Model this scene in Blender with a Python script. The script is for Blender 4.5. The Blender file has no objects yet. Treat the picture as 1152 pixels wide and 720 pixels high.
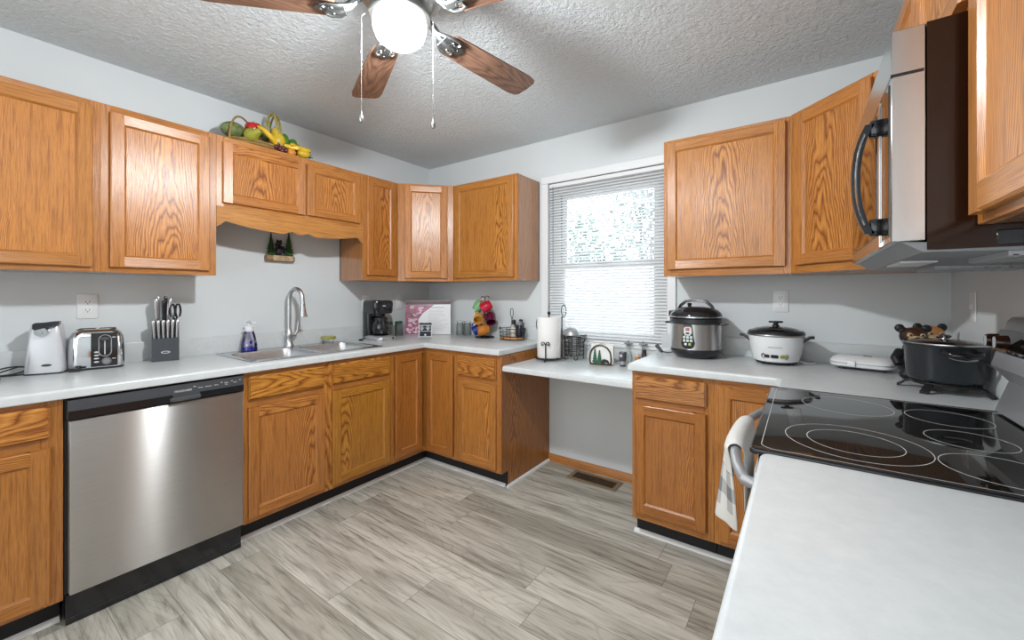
import bpy, bmesh, math, random
from math import sin, cos, pi, radians as R
from mathutils import Vector, Matrix, Euler
random.seed(7)
S = bpy.context.scene
COL = S.collection

# ---------------------------------------------------------------- camera
cd = bpy.data.cameras.new('camera'); cam = bpy.data.objects.new('camera', cd); COL.objects.link(cam)
cam.location = (2.905, -2.7077, 1.2726); cam.rotation_euler = (R(90), 0, 0.615)
cd.sensor_width = 36; cd.lens = 459.289 / 1152 * 36
cd.shift_x = -2.806 / 1152; cd.shift_y = -29.469 / 1152
cd.clip_start = 0.02; cd.clip_end = 200
S.camera = cam
S.view_settings.view_transform = 'Standard'; S.view_settings.look = 'None'
S.view_settings.gamma = 1; S.view_settings.use_curve_mapping = False
S.view_settings.exposure = 0.06

# ---------------------------------------------------------------- world and lights
w = bpy.data.worlds.new('world'); S.world = w; w.use_nodes = True
bg = w.node_tree.nodes['Background']; bg.inputs[0].default_value = (0.86, 0.94, 1.0, 1); bg.inputs[1].default_value = 6.0
FAN = (1.812, -1.820)                       # fan and its light
LAMP_POWER = 150
def light(name, kind, loc, power, col, size=None, rot=None, size_y=None):
    l = bpy.data.lights.new(name, kind); o = bpy.data.objects.new(name, l); COL.objects.link(o)
    o.location = loc; l.energy = power; l.color = col
    if kind == 'AREA':
        l.shape = 'RECTANGLE'; l.size = size; l.size_y = size_y; o.rotation_euler = rot
    elif size: l.shadow_soft_size = size
    return o
light('rear_fill', 'AREA', (1.7, -4.75, 1.55), 36, (0.95, 0.985, 1.0), 3.0, (R(90), 0, 0), 1.9)  # added fill panel behind the camera, not a lamp of this room
light('overhead_fill', 'AREA', (1.9, -3.6, 2.40), 9, (0.95, 0.985, 1.0), 1.6, (0, 0, 0), 1.4)  # unseen fill panel added under the ceiling behind the camera

# ---------------------------------------------------------------- materials
M = {}
class NT:
    def __init__(s, name):
        m = bpy.data.materials.new(name); m.use_nodes = True; s.m = m; s.t = m.node_tree
        s.b = s.t.nodes['Principled BSDF']; s.out = s.t.nodes['Material Output']
    def n(s, typ, **kw):
        nd = s.t.nodes.new('ShaderNode' + typ)
        for k, v in kw.items(): setattr(nd, k, v)
        return nd
    def l(s, a, b): s.t.links.new(a, b)
    def val(s, sock, v):
        if hasattr(v, 'is_output'): s.l(v, sock)
        else: sock.default_value = v
    def math(s, op, a, b=0.0, c=0.0):
        nd = s.n('Math', operation=op); s.val(nd.inputs[0], a); s.val(nd.inputs[1], b); s.val(nd.inputs[2], c); return nd.outputs[0]
    def comb(s, x, y, z=0.0):
        nd = s.n('CombineXYZ')
        for i, v in enumerate((x, y, z)): s.val(nd.inputs[i], v)
        return nd.outputs[0]
    def noise(s, vec, scale=1.0, detail=3.0, rough=0.55, dist=0.0, dim='3D', wv=None):
        nd = s.n('TexNoise', noise_dimensions=dim)
        s.l(vec, nd.inputs['Vector']); nd.inputs['Scale'].default_value = scale; nd.inputs['Detail'].default_value = detail
        nd.inputs['Roughness'].default_value = rough; nd.inputs['Distortion'].default_value = dist
        if wv is not None: s.val(nd.inputs['W'], wv)
        return nd.outputs['Fac']
    def ramp(s, fac, stops):
        nd = s.n('ValToRGB'); e = nd.color_ramp.elements
        while len(e) < len(stops): e.new(0.5)
        for i, (p, c) in enumerate(stops): e[i].position = p; e[i].color = (*c, 1) if len(c) == 3 else c
        s.l(fac, nd.inputs[0]); return nd.outputs[0]
    def mix(s, a, b, fac, mode='MIX'):
        nd = s.n('Mix', data_type='RGBA', blend_type=mode)
        s.val(nd.inputs[0], fac); s.val(nd.inputs[6], a); s.val(nd.inputs[7], b); return nd.outputs[2]
    def bump(s, h, strength=0.3, dist=0.001):
        nd = s.n('Bump'); s.l(h, nd.inputs['Height']); nd.inputs['Strength'].default_value = strength
        nd.inputs['Distance'].default_value = dist; s.l(nd.outputs[0], s.b.inputs['Normal'])
    def set(s, **kw):
        for k, v in kw.items(): s.val(s.b.inputs[k.replace('_', ' ')], v)

def P(name, col, rough=0.5, metal=0.0, spec=0.5, noise=0.0, nscale=40, **kw):
    """plain procedural surface: base colour with a little real mottling"""
    t = NT(name); t.set(Roughness=rough, Metallic=metal)
    t.b.inputs['Specular IOR Level'].default_value = spec
    t.b.inputs['Base Color'].default_value = (*col, 1)
    if noise:
        f = t.noise(t.n('TexCoord').outputs['Object'], nscale, 4)
        t.l(t.ramp(f, [(0.3, tuple(c * (1 - noise) for c in col)), (0.7, tuple(min(1, c * (1 + noise)) for c in col))]), t.b.inputs['Base Color'])
    for k, v in kw.items(): t.b.inputs[k.replace('_', ' ')].default_value = v
    M[name] = t.m; return t.m

def oak_mat(name, light_c, mid_c, dark_c, rough=0.33, coat=0.35, crough=0.27):
    t = NT(name)
    uv = t.n('UVMap').outputs[0]; sp = t.n('SeparateXYZ'); t.l(uv, sp.inputs[0]); u, v = sp.outputs[0], sp.outputs[1]
    warp = t.noise(t.comb(t.math('MULTIPLY', u, 2.2), t.math('MULTIPLY', v, 9)), 1.0, 2)
    warp2 = t.noise(t.comb(t.math('MULTIPLY', u, 9), t.math('MULTIPLY', v, 60)), 1.0, 2)
    F = t.math('ADD', t.math('MULTIPLY', u, 9), t.math('MULTIPLY', t.math('MULTIPLY', v, v), 620))
    F = t.math('ADD', F, t.math('MULTIPLY', warp, 7.5)); F = t.math('ADD', F, t.math('MULTIPLY', warp2, 1.0))
    wv = t.math('FRACT', F)
    pores = t.noise(t.comb(t.math('MULTIPLY', u, 14), t.math('MULTIPLY', v, 520)), 1.0, 3, 0.6)
    tone = t.noise(t.comb(t.math('MULTIPLY', u, 1.5), t.math('MULTIPLY', v, 14)), 1.0, 3)
    c = t.ramp(wv, [(0.0, dark_c), (0.20, mid_c), (0.5, light_c), (0.80, mid_c), (0.93, dark_c), (1.0, dark_c)])
    pm = t.ramp(pores, [(0.36, (0.60, 0.50, 0.42)), (0.52, (1, 1, 1))])
    c = t.mix(c, pm, 0.75, 'MULTIPLY')
    streak = t.noise(t.comb(t.math('MULTIPLY', u, 4.5), t.math('MULTIPLY', v, 120)), 1.0, 3, 0.6)
    c = t.mix(c, t.ramp(streak, [(0.34, (0.62, 0.52, 0.44)), (0.5, (1, 1, 1)), (0.7, (1.08, 1.07, 1.05))]), 0.8, 'MULTIPLY')
    tm = t.ramp(tone, [(0.3, (0.86, 0.82, 0.78)), (0.7, (1.08, 1.06, 1.04))]); c = t.mix(c, tm, 0.8, 'MULTIPLY')
    oi = t.n('ObjectInfo').outputs['Color']; c = t.mix(c, oi, 1.0, 'MULTIPLY')
    t.l(c, t.b.inputs['Base Color'])
    t.set(Roughness=rough); t.b.inputs['Coat Weight'].default_value = coat; t.b.inputs['Coat Roughness'].default_value = crough
    h = t.math('ADD', wv, t.math('MULTIPLY', pores, 1.2)); t.bump(h, 0.26, 0.0013); t.l(t.b.inputs['Normal'].links[0].from_socket, t.b.inputs['Coat Normal'])
    M[name] = t.m
oak_mat('oak', (0.64, 0.29, 0.066), (0.52, 0.205, 0.040), (0.27, 0.085, 0.015))
oak_mat('oak_gloss', (0.64, 0.29, 0.066), (0.52, 0.205, 0.040), (0.27, 0.085, 0.015), 0.33, 1.0, 0.11)
oak_mat('walnut', (0.25, 0.140, 0.095), (0.20, 0.108, 0.071), (0.12, 0.062, 0.041), 0.45)

t = NT('wall_paint'); co = t.n('TexCoord').outputs['Object']
t.l(t.ramp(t.noise(co, 3, 2), [(0.3, (0.665, 0.70, 0.715)), (0.7, (0.685, 0.72, 0.735))]), t.b.inputs['Base Color'])
t.set(Roughness=0.75); t.bump(t.noise(co, 260, 2), 0.12, 0.0008); M['wall'] = t.m

t = NT('ceiling_texture'); co = t.n('TexCoord').outputs['Object']
d = t.noise(co, 7, 3, 0.6)
v1 = t.n('TexVoronoi', feature='SMOOTH_F1'); v1.inputs['Scale'].default_value = 44
wr = t.n('VectorMath', operation='MULTIPLY_ADD'); nz = t.n('TexNoise'); t.l(co, nz.inputs['Vector']); nz.inputs['Scale'].default_value = 22
t.l(nz.outputs['Color'], wr.inputs[0]); wr.inputs[1].default_value = (0.05, 0.05, 0.05); t.l(co, wr.inputs[2]); t.l(wr.outputs[0], v1.inputs['Vector'])
fine = t.noise(co, 95, 5, 0.65, 0.6); coarse = t.noise(co, 24, 5, 0.66, 1.6)
h = t.math('ADD', t.math('MULTIPLY', v1.outputs['Distance'], 0.9), t.math('ADD', fine, t.math('MULTIPLY', coarse, 1.9)))
t.b.inputs['Base Color'].default_value = (0.77, 0.82, 0.85, 1); t.set(Roughness=0.8); t.bump(h, 0.72, 0.015); M['ceiling'] = t.m

t = NT('floor_planks'); co = t.n('TexCoord').outputs['Object']
sp = t.n('SeparateXYZ'); t.l(co, sp.inputs[0]); fx, fy = sp.outputs[0], sp.outputs[1]
PW, PL = 0.178, 1.22
row = t.math('FLOOR', t.math('DIVIDE', fy, PW)); rf = t.math('FRACT', t.math('DIVIDE', fy, PW))
wn = t.n('TexWhiteNoise', noise_dimensions='1D'); t.l(row, wn.inputs['W'])
xs = t.math('ADD', t.math('DIVIDE', fx, PL), t.math('MULTIPLY', wn.outputs['Value'], 3.7))
colm = t.math('FLOOR', xs); cf = t.math('FRACT', xs)
wn2 = t.n('TexWhiteNoise', noise_dimensions='2D'); t.l(t.comb(row, colm), wn2.inputs['Vector']); rnd = wn2.outputs['Value']
gv = t.comb(fx, fy, t.math('MULTIPLY', rnd, 30))
def st(a, b): return t.comb(t.math('MULTIPLY', fx, a), t.math('MULTIPLY', fy, b), t.math('MULTIPLY', rnd, 37))
big = t.noise(st(1.3, 9), 1, 3, 0.55, 0.8); mid = t.noise(st(3.2, 48), 1, 4, 0.65, 0.4); fin = t.noise(st(10, 210), 1, 3)
ringf = t.math('FRACT', t.math('MULTIPLY', t.noise(st(1.0, 7.0), 1, 1, 0.4, 0.3), 19))
ring = t.ramp(ringf, [(0.0, (0.70, 0.70, 0.70)), (0.18, (1, 1, 1)), (0.9, (1, 1, 1)), (1.0, (0.70, 0.70, 0.70))])
base = t.ramp(rnd, [(0.0, (0.42, 0.395, 0.335)), (0.35, (0.55, 0.525, 0.455)), (0.7, (0.64, 0.61, 0.54)), (1.0, (0.48, 0.45, 0.39))])
c = t.mix(base, t.ramp(big, [(0.3, (0.66, 0.645, 0.62)), (0.55, (1, 1, 1)), (0.8, (1.16, 1.16, 1.15))]), 1.0, 'MULTIPLY')
c = t.mix(c, t.ramp(mid, [(0.34, (0.50, 0.485, 0.46)), (0.5, (1, 1, 1)), (0.75, (1.1, 1.1, 1.1))]), 0.85, 'MULTIPLY')
c = t.mix(c, ring, 0.55, 'MULTIPLY'); c = t.mix(c, t.ramp(fin, [(0.3, (0.82, 0.82, 0.82)), (0.6, (1, 1, 1))]), 0.7, 'MULTIPLY')
gap = t.math('MAXIMUM', t.math('LESS_THAN', rf, 0.012), t.math('LESS_THAN', cf, 0.0018))
c = t.mix(c, (0.10, 0.095, 0.085, 1), t.math('MULTIPLY', gap, 0.75))
t.l(c, t.b.inputs['Base Color']); t.set(Roughness=0.42); t.bump(t.math('SUBTRACT', t.math('ADD', mid, fin), gap), 0.12, 0.001); M['floor'] = t.m

t = NT('laminate'); co = t.n('TexCoord').outputs['Object']
c = t.ramp(t.noise(co, 26, 5, 0.7), [(0.3, (0.575, 0.605, 0.615)), (0.7, (0.65, 0.675, 0.68))])
t.l(c, t.b.inputs['Base Color']); t.set(Roughness=0.30); t.bump(t.noise(co, 600, 2), 0.05, 0.0005); M['laminate'] = t.m

t = NT('brushed_steel'); uv = t.n('UVMap').outputs[0]; sp = t.n('SeparateXYZ'); t.l(uv, sp.inputs[0])
g = t.noise(t.comb(t.math('MULTIPLY', sp.outputs[0], 4), t.math('MULTIPLY', sp.outputs[1], 900)), 1, 3)
t.l(t.ramp(g, [(0.3, (0.52, 0.515, 0.505)), (0.7, (0.60, 0.595, 0.585))]), t.b.inputs['Base Color'])
t.set(Metallic=1.0, Roughness=0.35, Anisotropic=1.0); t.b.inputs['Anisotropic Rotation'].default_value = 0.25; tg = t.n('Tangent', direction_type='UV_MAP'); t.l(tg.outputs[0], t.b.inputs['Tangent'])
t.bump(g, 0.03, 0.0004); M['brushed'] = t.m

P('steel', (0.56, 0.565, 0.57), 0.22, 1.0); P('steel_satin', (0.55, 0.56, 0.57), 0.34, 1.0, noise=0.04)
P('chrome', (0.72, 0.73, 0.75), 0.08, 1.0); P('iron_nickel', (0.20, 0.21, 0.21), 0.38, 1.0); P('nickel', (0.50, 0.51, 0.50), 0.3, 1.0)
P('black_gloss', (0.012, 0.013, 0.016), 0.12, 0, 0.6); P('black_plastic', (0.018, 0.019, 0.022), 0.35, 0, 0.5)
P('black_matte', (0.014, 0.014, 0.016), 0.6, 0, 0.4); P('dark_grey', (0.055, 0.06, 0.068), 0.4); P('mid_grey', (0.22, 0.23, 0.245), 0.4)
P('black_glass', (0.010, 0.009, 0.008), 0.03, 0, 0.8); P('brown_gloss', (0.022, 0.008, 0.004), 0.10, 0, 0.35)
P('white_plastic', (0.80, 0.81, 0.82), 0.28); P('white_matte', (0.82, 0.83, 0.84), 0.6); P('white_trim', (0.80, 0.81, 0.82), 0.4)
P('silver_plastic', (0.66, 0.67, 0.70), 0.30, 0.35); P('grey_silver', (0.42, 0.43, 0.45), 0.35, 0.5)
P('hard_pot', (0.026, 0.030, 0.035), 0.25, 0.25, noise=0.1, nscale=300); P('iron', (0.016, 0.016, 0.017), 0.5, 0.3)
P('bronze', (0.10, 0.065, 0.035), 0.4, 0.6, noise=0.2); P('brown_metal', (0.27, 0.19, 0.11), 0.45, 0.3); P('dark_hole', (0.008, 0.007, 0.006), 0.9)
P('paper', (0.84, 0.835, 0.82), 0.9, 0, 0.1, noise=0.03, nscale=120); P('ring_white', (0.62, 0.62, 0.60), 0.4)
P('red', (0.55, 0.012, 0.015), 0.25); P('apple_red', (0.50, 0.02, 0.012), 0.2, noise=0.25, nscale=30); P('lime', (0.08, 0.22, 0.02), 0.35, noise=0.3, nscale=25)
P('banana', (0.70, 0.44, 0.02), 0.4, noise=0.15, nscale=20); P('pear', (0.62, 0.43, 0.03), 0.4, noise=0.2, nscale=22); P('green_pear', (0.30, 0.30, 0.03), 0.4, noise=0.2, nscale=22)
P('melon', (0.16, 0.20, 0.07), 0.55, noise=0.45, nscale=45); P('pale_green', (0.32, 0.36, 0.16), 0.5, noise=0.3, nscale=40); P('plum', (0.10, 0.02, 0.03), 0.3, noise=0.2)
P('orange', (0.62, 0.24, 0.03), 0.45, noise=0.2); P('leaf', (0.05, 0.12, 0.03), 0.5, noise=0.4, nscale=40); P('wicker', (0.30, 0.185, 0.06), 0.6, noise=0.3, nscale=90)
P('wicker_green', (0.36, 0.30, 0.07), 0.55, noise=0.3, nscale=60)
P('mug_green', (0.20, 0.42, 0.20), 0.2, noise=0.1); P('mug_red', (0.50, 0.012, 0.035), 0.15); P('mug_yellow', (0.72, 0.36, 0.02), 0.2, noise=0.08)
P('mug_plum', (0.09, 0.008, 0.03), 0.2); P('mug_blue', (0.01, 0.03, 0.26), 0.2); P('mug_orange', (0.50, 0.17, 0.02), 0.25, noise=0.15)
P('pine', (0.015, 0.07, 0.012), 0.6, noise=0.6, nscale=120); P('pine_flat', (0.015, 0.10, 0.05), 0.5, noise=0.3, nscale=120)
P('bear_black', (0.010, 0.010, 0.012), 0.5); P('bear_brown', (0.06, 0.022, 0.010), 0.3); P('muzzle', (0.55, 0.40, 0.24), 0.35, noise=0.15, nscale=60); P('log', (0.30, 0.19, 0.10), 0.6, noise=0.35, nscale=60)
P('soap_blue', (0.02, 0.02, 0.36), 0.1); P('lid_green', (0.33, 0.31, 0.05), 0.35); P('copper_orange', (0.55, 0.24, 0.07), 0.4)
P('maroon', (0.07, 0.012, 0.012), 0.4, noise=0.5, nscale=30); P('pink', (0.30, 0.045, 0.12), 0.3, noise=0.75, nscale=34); P('pink_light', (0.66, 0.42, 0.52), 0.3, noise=0.3, nscale=50)
P('cream', (0.66, 0.62, 0.55), 0.4); P('ink', (0.05, 0.05, 0.06), 0.6); P('text_white', (0.75, 0.75, 0.75), 0.5); P('text_grey', (0.30, 0.31, 0.32), 0.5)
P('navy_black', (0.012, 0.012, 0.03), 0.3); P('button_red', (0.55, 0.12, 0.14), 0.4); P('button_green', (0.35, 0.45, 0.10), 0.4); P('panel_pale', (0.62, 0.68, 0.66), 0.4)
P('skillet', (0.06, 0.03, 0.02), 0.1, 0.4)

def glass_thin(name, tint, refl=1.0):
    t = NT(name); t.t.nodes.remove(t.b); tr = t.n('BsdfTransparent'); tr.inputs[0].default_value = (*tint, 1)
    gl = t.n('BsdfGlossy'); gl.inputs['Roughness'].default_value = 0.02
    fr = t.n('Fresnel'); fr.inputs[0].default_value = 1.5; mx = t.n('MixShader')
    t.l(t.math('MULTIPLY', fr.outputs[0], refl), mx.inputs[0]); t.l(tr.outputs[0], mx.inputs[1]); t.l(gl.outputs[0], mx.inputs[2]); t.l(mx.outputs[0], t.out.inputs[0]); M[name] = t.m
glass_thin('pane', (0.96, 0.98, 0.98)); glass_thin('jar_glass', (0.965, 0.985, 0.98), 0.7); glass_thin('soap_clear', (0.86, 0.85, 0.95), 1.3); glass_thin('smoke_glass', (0.42, 0.38, 0.33), 1.3)
glass_thin('carafe', (0.30, 0.30, 0.31), 2.0)
t = NT('lamp_globe'); t.t.nodes.remove(t.b); em = t.n('Emission'); em.inputs[0].default_value = (0.97, 0.99, 1.0, 1); em.inputs[1].default_value = 7.0
tr = t.n('BsdfTransparent'); mx = t.n('MixShader'); mx.inputs[0].default_value = 0.45
t.l(tr.outputs[0], mx.inputs[1]); t.l(em.outputs[0], mx.inputs[2]); t.l(mx.outputs[0], t.out.inputs[0]); M['globe'] = t.m
t = NT('blind_slat'); t.t.nodes.remove(t.b); df = t.n('BsdfPrincipled'); df.inputs['Base Color'].default_value = (0.90, 0.91, 0.92, 1); df.inputs['Roughness'].default_value = 0.4
tl = t.n('BsdfTranslucent'); tl.inputs[0].default_value = (0.90, 0.91, 0.93, 1); mx = t.n('MixShader'); mx.inputs[0].default_value = 0.22
t.l(df.outputs[0], mx.inputs[1]); t.l(tl.outputs[0], mx.inputs[2]); t.l(mx.outputs[0], t.out.inputs[0]); M['blind_slat'] = t.m
t = NT('display'); t.set(Roughness=0.2); t.b.inputs['Base Color'].default_value = (0.02, 0.02, 0.02, 1); M['display'] = t.m
t = NT('towel_cloth'); uv = t.n('UVMap').outputs[0]; sp = t.n('SeparateXYZ'); t.l(uv, sp.inputs[0])
ca = t.math('LESS_THAN', t.math('FRACT', t.math('MULTIPLY', sp.outputs[0], 11)), 0.5); cb = t.math('LESS_THAN', t.math('FRACT', t.math('MULTIPLY', sp.outputs[1], 11)), 0.5)
c = t.mix((0.70, 0.70, 0.67, 1), (0.20, 0.20, 0.215, 1), t.math('MULTIPLY', t.math('ADD', ca, cb), 0.5))
band = t.math('MULTIPLY', t.math('GREATER_THAN', sp.outputs[0], 0.05), t.math('LESS_THAN', sp.outputs[0], 0.185))
c = t.mix((0.70, 0.70, 0.67, 1), c, band)
t.l(c, t.b.inputs['Base Color']); t.set(Roughness=0.9); t.bump(t.noise(t.n('TexCoord').outputs['Object'], 500, 2), 0.3, 0.001); M['towel'] = t.m

# ---------------------------------------------------------------- mesh builder
class MB:
    def __init__(s): s.bm = bmesh.new(); s.uv = s.bm.loops.layers.uv.new('UVMap')
    def _uv(s, faces, g='z', uo=None, vc=None):
        gi = 'xyz'.index(g); uo = random.uniform(0, 40) if uo is None else uo
        for f in faces:
            n = [abs(c) for c in f.normal]; ni = n.index(max(n)); oth = [i for i in range(3) if i != gi and i != ni]
            vi = oth[0] if oth else (gi + 1) % 3
            for lp in f.loops:
                co = lp.vert.co; ua = co[gi]; va = co[vi]
                if ni == gi: ua, va = co[(gi + 2) % 3] * .2, co[(gi + 1) % 3]
                lp[s.uv].uv = (ua + uo, va - (vc if vc is not None else 0))
    def _merge(s, tmp, mi, g, vc, rnd):
        tmp.normal_update(); mp = {}; fs = []
        for v in tmp.verts: mp[v] = s.bm.verts.new(v.co)
        for f in tmp.faces:
            try: nf = s.bm.faces.new([mp[v] for v in f.verts])
            except ValueError: continue
            nf.material_index = mi; fs.append(nf)
        tmp.free(); [f.normal_update() for f in fs]
        s._uv(fs, g, None, vc if vc is not None else random.choice((-1, 1)) * random.uniform(.28, .5))
        return fs
    def box(s, x0, x1, y0, y1, z0, z1, g='z', bev=0, mi=0, vc=None, seg=1, mat=None):
        t = bmesh.new(); x0, x1 = sorted((x0, x1)); y0, y1 = sorted((y0, y1)); z0, z1 = sorted((z0, z1))
        vs = [t.verts.new((x, y, z)) for x in (x0, x1) for y in (y0, y1) for z in (z0, z1)]
        for q in ((0, 1, 3, 2), (4, 6, 7, 5), (0, 4, 5, 1), (2, 3, 7, 6), (0, 2, 6, 4), (1, 5, 7, 3)): t.faces.new([vs[i] for i in q])
        if bev: bmesh.ops.bevel(t, geom=t.edges[:], offset=bev, segments=seg, affect='EDGES', profile=0.5)
        if mat: bmesh.ops.transform(t, matrix=mat, verts=t.verts)
        return s._merge(t, mi, g, vc, 0)
    def prism(s, poly, a0, a1, axis='z', g='z', mi=0, vc=None, bev=0, seg=2):
        t = bmesh.new(); k = 'xyz'.index(axis)
        def co(p, a):
            q = [0, 0, 0]; o = [i for i in range(3) if i != k]; q[o[0]], q[o[1]], q[k] = p[0], p[1], a; return q
        A = [t.verts.new(co(p, a0)) for p in poly]; B = [t.verts.new(co(p, a1)) for p in poly]; n = len(poly)
        t.faces.new(A); t.faces.new(B[::-1])
        for i in range(n): t.faces.new((A[i], B[i], B[(i + 1) % n], A[(i + 1) % n]))
        bmesh.ops.recalc_face_normals(t, faces=t.faces)
        if bev: bmesh.ops.bevel(t, geom=[e for e in t.edges if abs(e.verts[0].co[k] - e.verts[1].co[k]) < 1e-6], offset=bev, segments=seg, affect='EDGES', profile=0.5)
        return s._merge(t, mi, g, vc, 0)
    def loft(s, loops, closed=True, cap0=True, cap1=True, mi=0, ring=False):
        bm = s.bm; L = [[bm.verts.new(p) for p in lp] for lp in loops]; fs = []
        rng = range(len(L)) if ring else range(len(L) - 1)
        for a in rng:
            A, B = L[a], L[(a + 1) % len(L)]; n = len(A)
            for i in range(n if closed else n - 1):
                try: fs.append(bm.faces.new((A[i], A[(i + 1) % n], B[(i + 1) % n], B[i])))
                except ValueError: pass
        if cap0 and not ring: fs.append(bm.faces.new(L[0][::-1]))
        if cap1 and not ring: fs.append(bm.faces.new(L[-1]))
        for f in fs: f.material_index = mi
        return fs
    def lathe(s, prof, seg=32, c=(0, 0, 0), axis='z', mi=0, sx=1.0, sy=1.0, mat=None):
        def pt(r, z, a):
            x, y = r * cos(a) * sx, r * sin(a) * sy
            p = Vector({'z': (x, y, z), 'x': (z, x, y), 'y': (x, z, y)}[axis])
            if mat: p = mat @ p
            return (p.x + c[0], p.y + c[1], p.z + c[2])
        bm = s.bm; rings = []; fs = []
        for r, z in prof:
            if r < 1e-6: rings.append([bm.verts.new(pt(0, z, 0))])
            else: rings.append([bm.verts.new(pt(r, z, 2 * pi * i / seg)) for i in range(seg)])
        for A, B in zip(rings, rings[1:]):
            for i in range(seg):
                j = (i + 1) % seg
                q = [A[i % len(A)], A[j % len(A)], B[j % len(B)], B[i % len(B)]]; q = list(dict.fromkeys(q))
                if len(q) > 2: fs.append(bm.faces.new(q))
        for f in fs: f.material_index = mi
        return fs
    def cyl(s, p0, p1, r0, r1=None, seg=16, mi=0, cap=True): return s.tube([p0, p1], [r0, r0 if r1 is None else r1], seg, mi=mi, cap=cap)
    def tube(s, pts, r, seg=8, closed=False, mi=0, cap=True):
        pts = [Vector(p) for p in pts]; n = len(pts); rr = r if isinstance(r, (list, tuple)) else [r] * n
        T = []
        for i in range(n):
            a = pts[i - 1] if (i > 0 or closed) else pts[i]; b = pts[(i + 1) % n] if (i < n - 1 or closed) else pts[i]
            T.append((b - a).normalized())
        N = T[0].orthogonal().normalized(); loops = []
        for i in range(n):
            N = (N - T[i] * N.dot(T[i]))
            N = N.normalized() if N.length > 1e-6 else T[i].orthogonal().normalized()
            B = T[i].cross(N)
            loops.append([pts[i] + (N * cos(2 * pi * k / seg) + B * sin(2 * pi * k / seg)) * rr[i] for k in range(seg)])
        return s.loft(loops, True, cap and not closed, cap and not closed, mi, ring=closed)
    def sph(s, c, r, seg=20, rings=12, mi=0, mat=None):
        r = (r, r, r) if not isinstance(r, (tuple, list)) else r
        m = (mat or Matrix.Identity(3)).to_3x3() @ Matrix.Diagonal(r)
        return s.lathe([(sin(pi * i / rings), -cos(pi * i / rings)) for i in range(rings + 1)], seg, c, mi=mi, mat=m)
    def build(s, name, mats, parent=None, loc=None, rz=0, label=None, color=None, smooth=True, ang=38, rot=None, subs=0):
        bmesh.ops.recalc_face_normals(s.bm, faces=s.bm.faces)
        me = bpy.data.meshes.new(name); s.bm.to_mesh(me); s.bm.free()
        for m in (mats if isinstance(mats, (list, tuple)) else [mats]): me.materials.append(M[m])
        if smooth:
            me.shade_smooth(); me.set_sharp_from_angle(angle=R(ang))
        o = bpy.data.objects.new(name, me); COL.objects.link(o)
        if parent: o.parent = parent
        if loc: o.location = loc
        o.rotation_euler = rot if rot else (0, 0, rz)
        if label: o['label'] = label
        if color: o.color = (*color, 1)
        if subs: md = o.modifiers.new('subdivision', 'SUBSURF'); md.levels = md.render_levels = subs
        return o
def thing(name, label, cat, loc=(0, 0, 0), rz=0, group=None):
    o = bpy.data.objects.new(name, None); COL.objects.link(o); o.empty_display_size = 0.05
    o.location = loc; o.rotation_euler = (0, 0, rz); o['label'] = label; o['category'] = cat
    if group: o['group'] = group
    return o
def tag(o, label, cat, group=None):
    o['label'] = label; o['category'] = cat
    if group: o['group'] = group
    return o
def struct(o): o['kind'] = 'structure'; return o
def text_part(name, body, size, mat, parent, loc, rot, ext=0.0004, align='CENTER', label=None):
    c = bpy.data.curves.new(name, 'FONT'); c.body = body; c.size = size; c.extrude = ext; c.align_x = align; c.align_y = 'CENTER'; c.resolution_u = 3
    tmp = bpy.data.objects.new(name + '_curve', c); me = bpy.data.meshes.new_from_object(tmp); bpy.data.objects.remove(tmp); bpy.data.curves.remove(c)
    me.name = name; me.materials.clear(); me.materials.append(M[mat])
    o = bpy.data.objects.new(name, me); COL.objects.link(o); o.parent = parent; o.location = loc; o.rotation_euler = rot
    if label: o['label'] = label
    return o
def rrect(cx, cy, hw, hh, r, n=6):
    pts = []
    for (sx, sy, a0) in ((1, 1, 0), (-1, 1, 90), (-1, -1, 180), (1, -1, 270)):
        for i in range(n + 1):
            a = R(a0 + 90 * i / n); pts.append((cx + sx * (hw - r) + r * cos(a), cy + sy * (hh - r) + r * sin(a)))
    return pts
def offset_poly(poly, d):
    """inward offset (poly counter-clockwise), mitred"""
    n = len(poly); out = []
    for i in range(n):
        p0, p1, p2 = Vector(poly[i - 1]), Vector(poly[i]), Vector(poly[(i + 1) % n])
        e1 = (p1 - p0).normalized(); e2 = (p2 - p1).normalized(); n1 = Vector((-e1.y, e1.x)); n2 = Vector((-e2.y, e2.x))
        k = 1 + n1.dot(n2); out.append(tuple(p1 + (n1 + n2) * (d / max(k, .2))))
    return out
def slab(mb, poly, z0, z1, holes=(), r=0.011, mi=0):
    """plate with a rounded upper edge and optional holes"""
    bm = mb.bm
    steps = [(0, z0 + 0.003), (0, z1 - r)] + [(r * (1 - cos(R(a))), z1 - r + r * sin(R(a))) for a in (30, 60, 90)]
    loops = [[(*p, z0) for p in offset_poly(poly, 0.003)]] + [[(*p, z) for p in offset_poly(poly, d)] for d, z in steps]
    L = [[bm.verts.new(p) for p in lp] for lp in loops]; n = len(poly)
    for A, B in zip(L, L[1:]):
        for i in range(n): bm.faces.new((A[i], A[(i + 1) % n], B[(i + 1) % n], B[i]))
    tops = [[bm.verts.new((*p, z1)) for p in h] for h in holes]; bots = [[bm.verts.new((*p, z0)) for p in h] for h in holes]
    for A, B in zip(tops, bots):
        for i in range(len(A)): bm.faces.new((A[i], A[(i + 1) % len(A)], B[(i + 1) % len(A)], B[i]))
    def edge(a, b): return bm.edges.get((a, b)) or bm.edges.new((a, b))
    for ring, hs in ((L[-1], tops), (L[0], bots)):
        es = [edge(ring[i], ring[(i + 1) % n]) for i in range(n)]
        for h in hs: es += [edge(h[i], h[(i + 1) % len(h)]) for i in range(len(h))]
        bmesh.ops.triangle_fill(bm, use_beauty=True, use_dissolve=False, edges=es)
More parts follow.
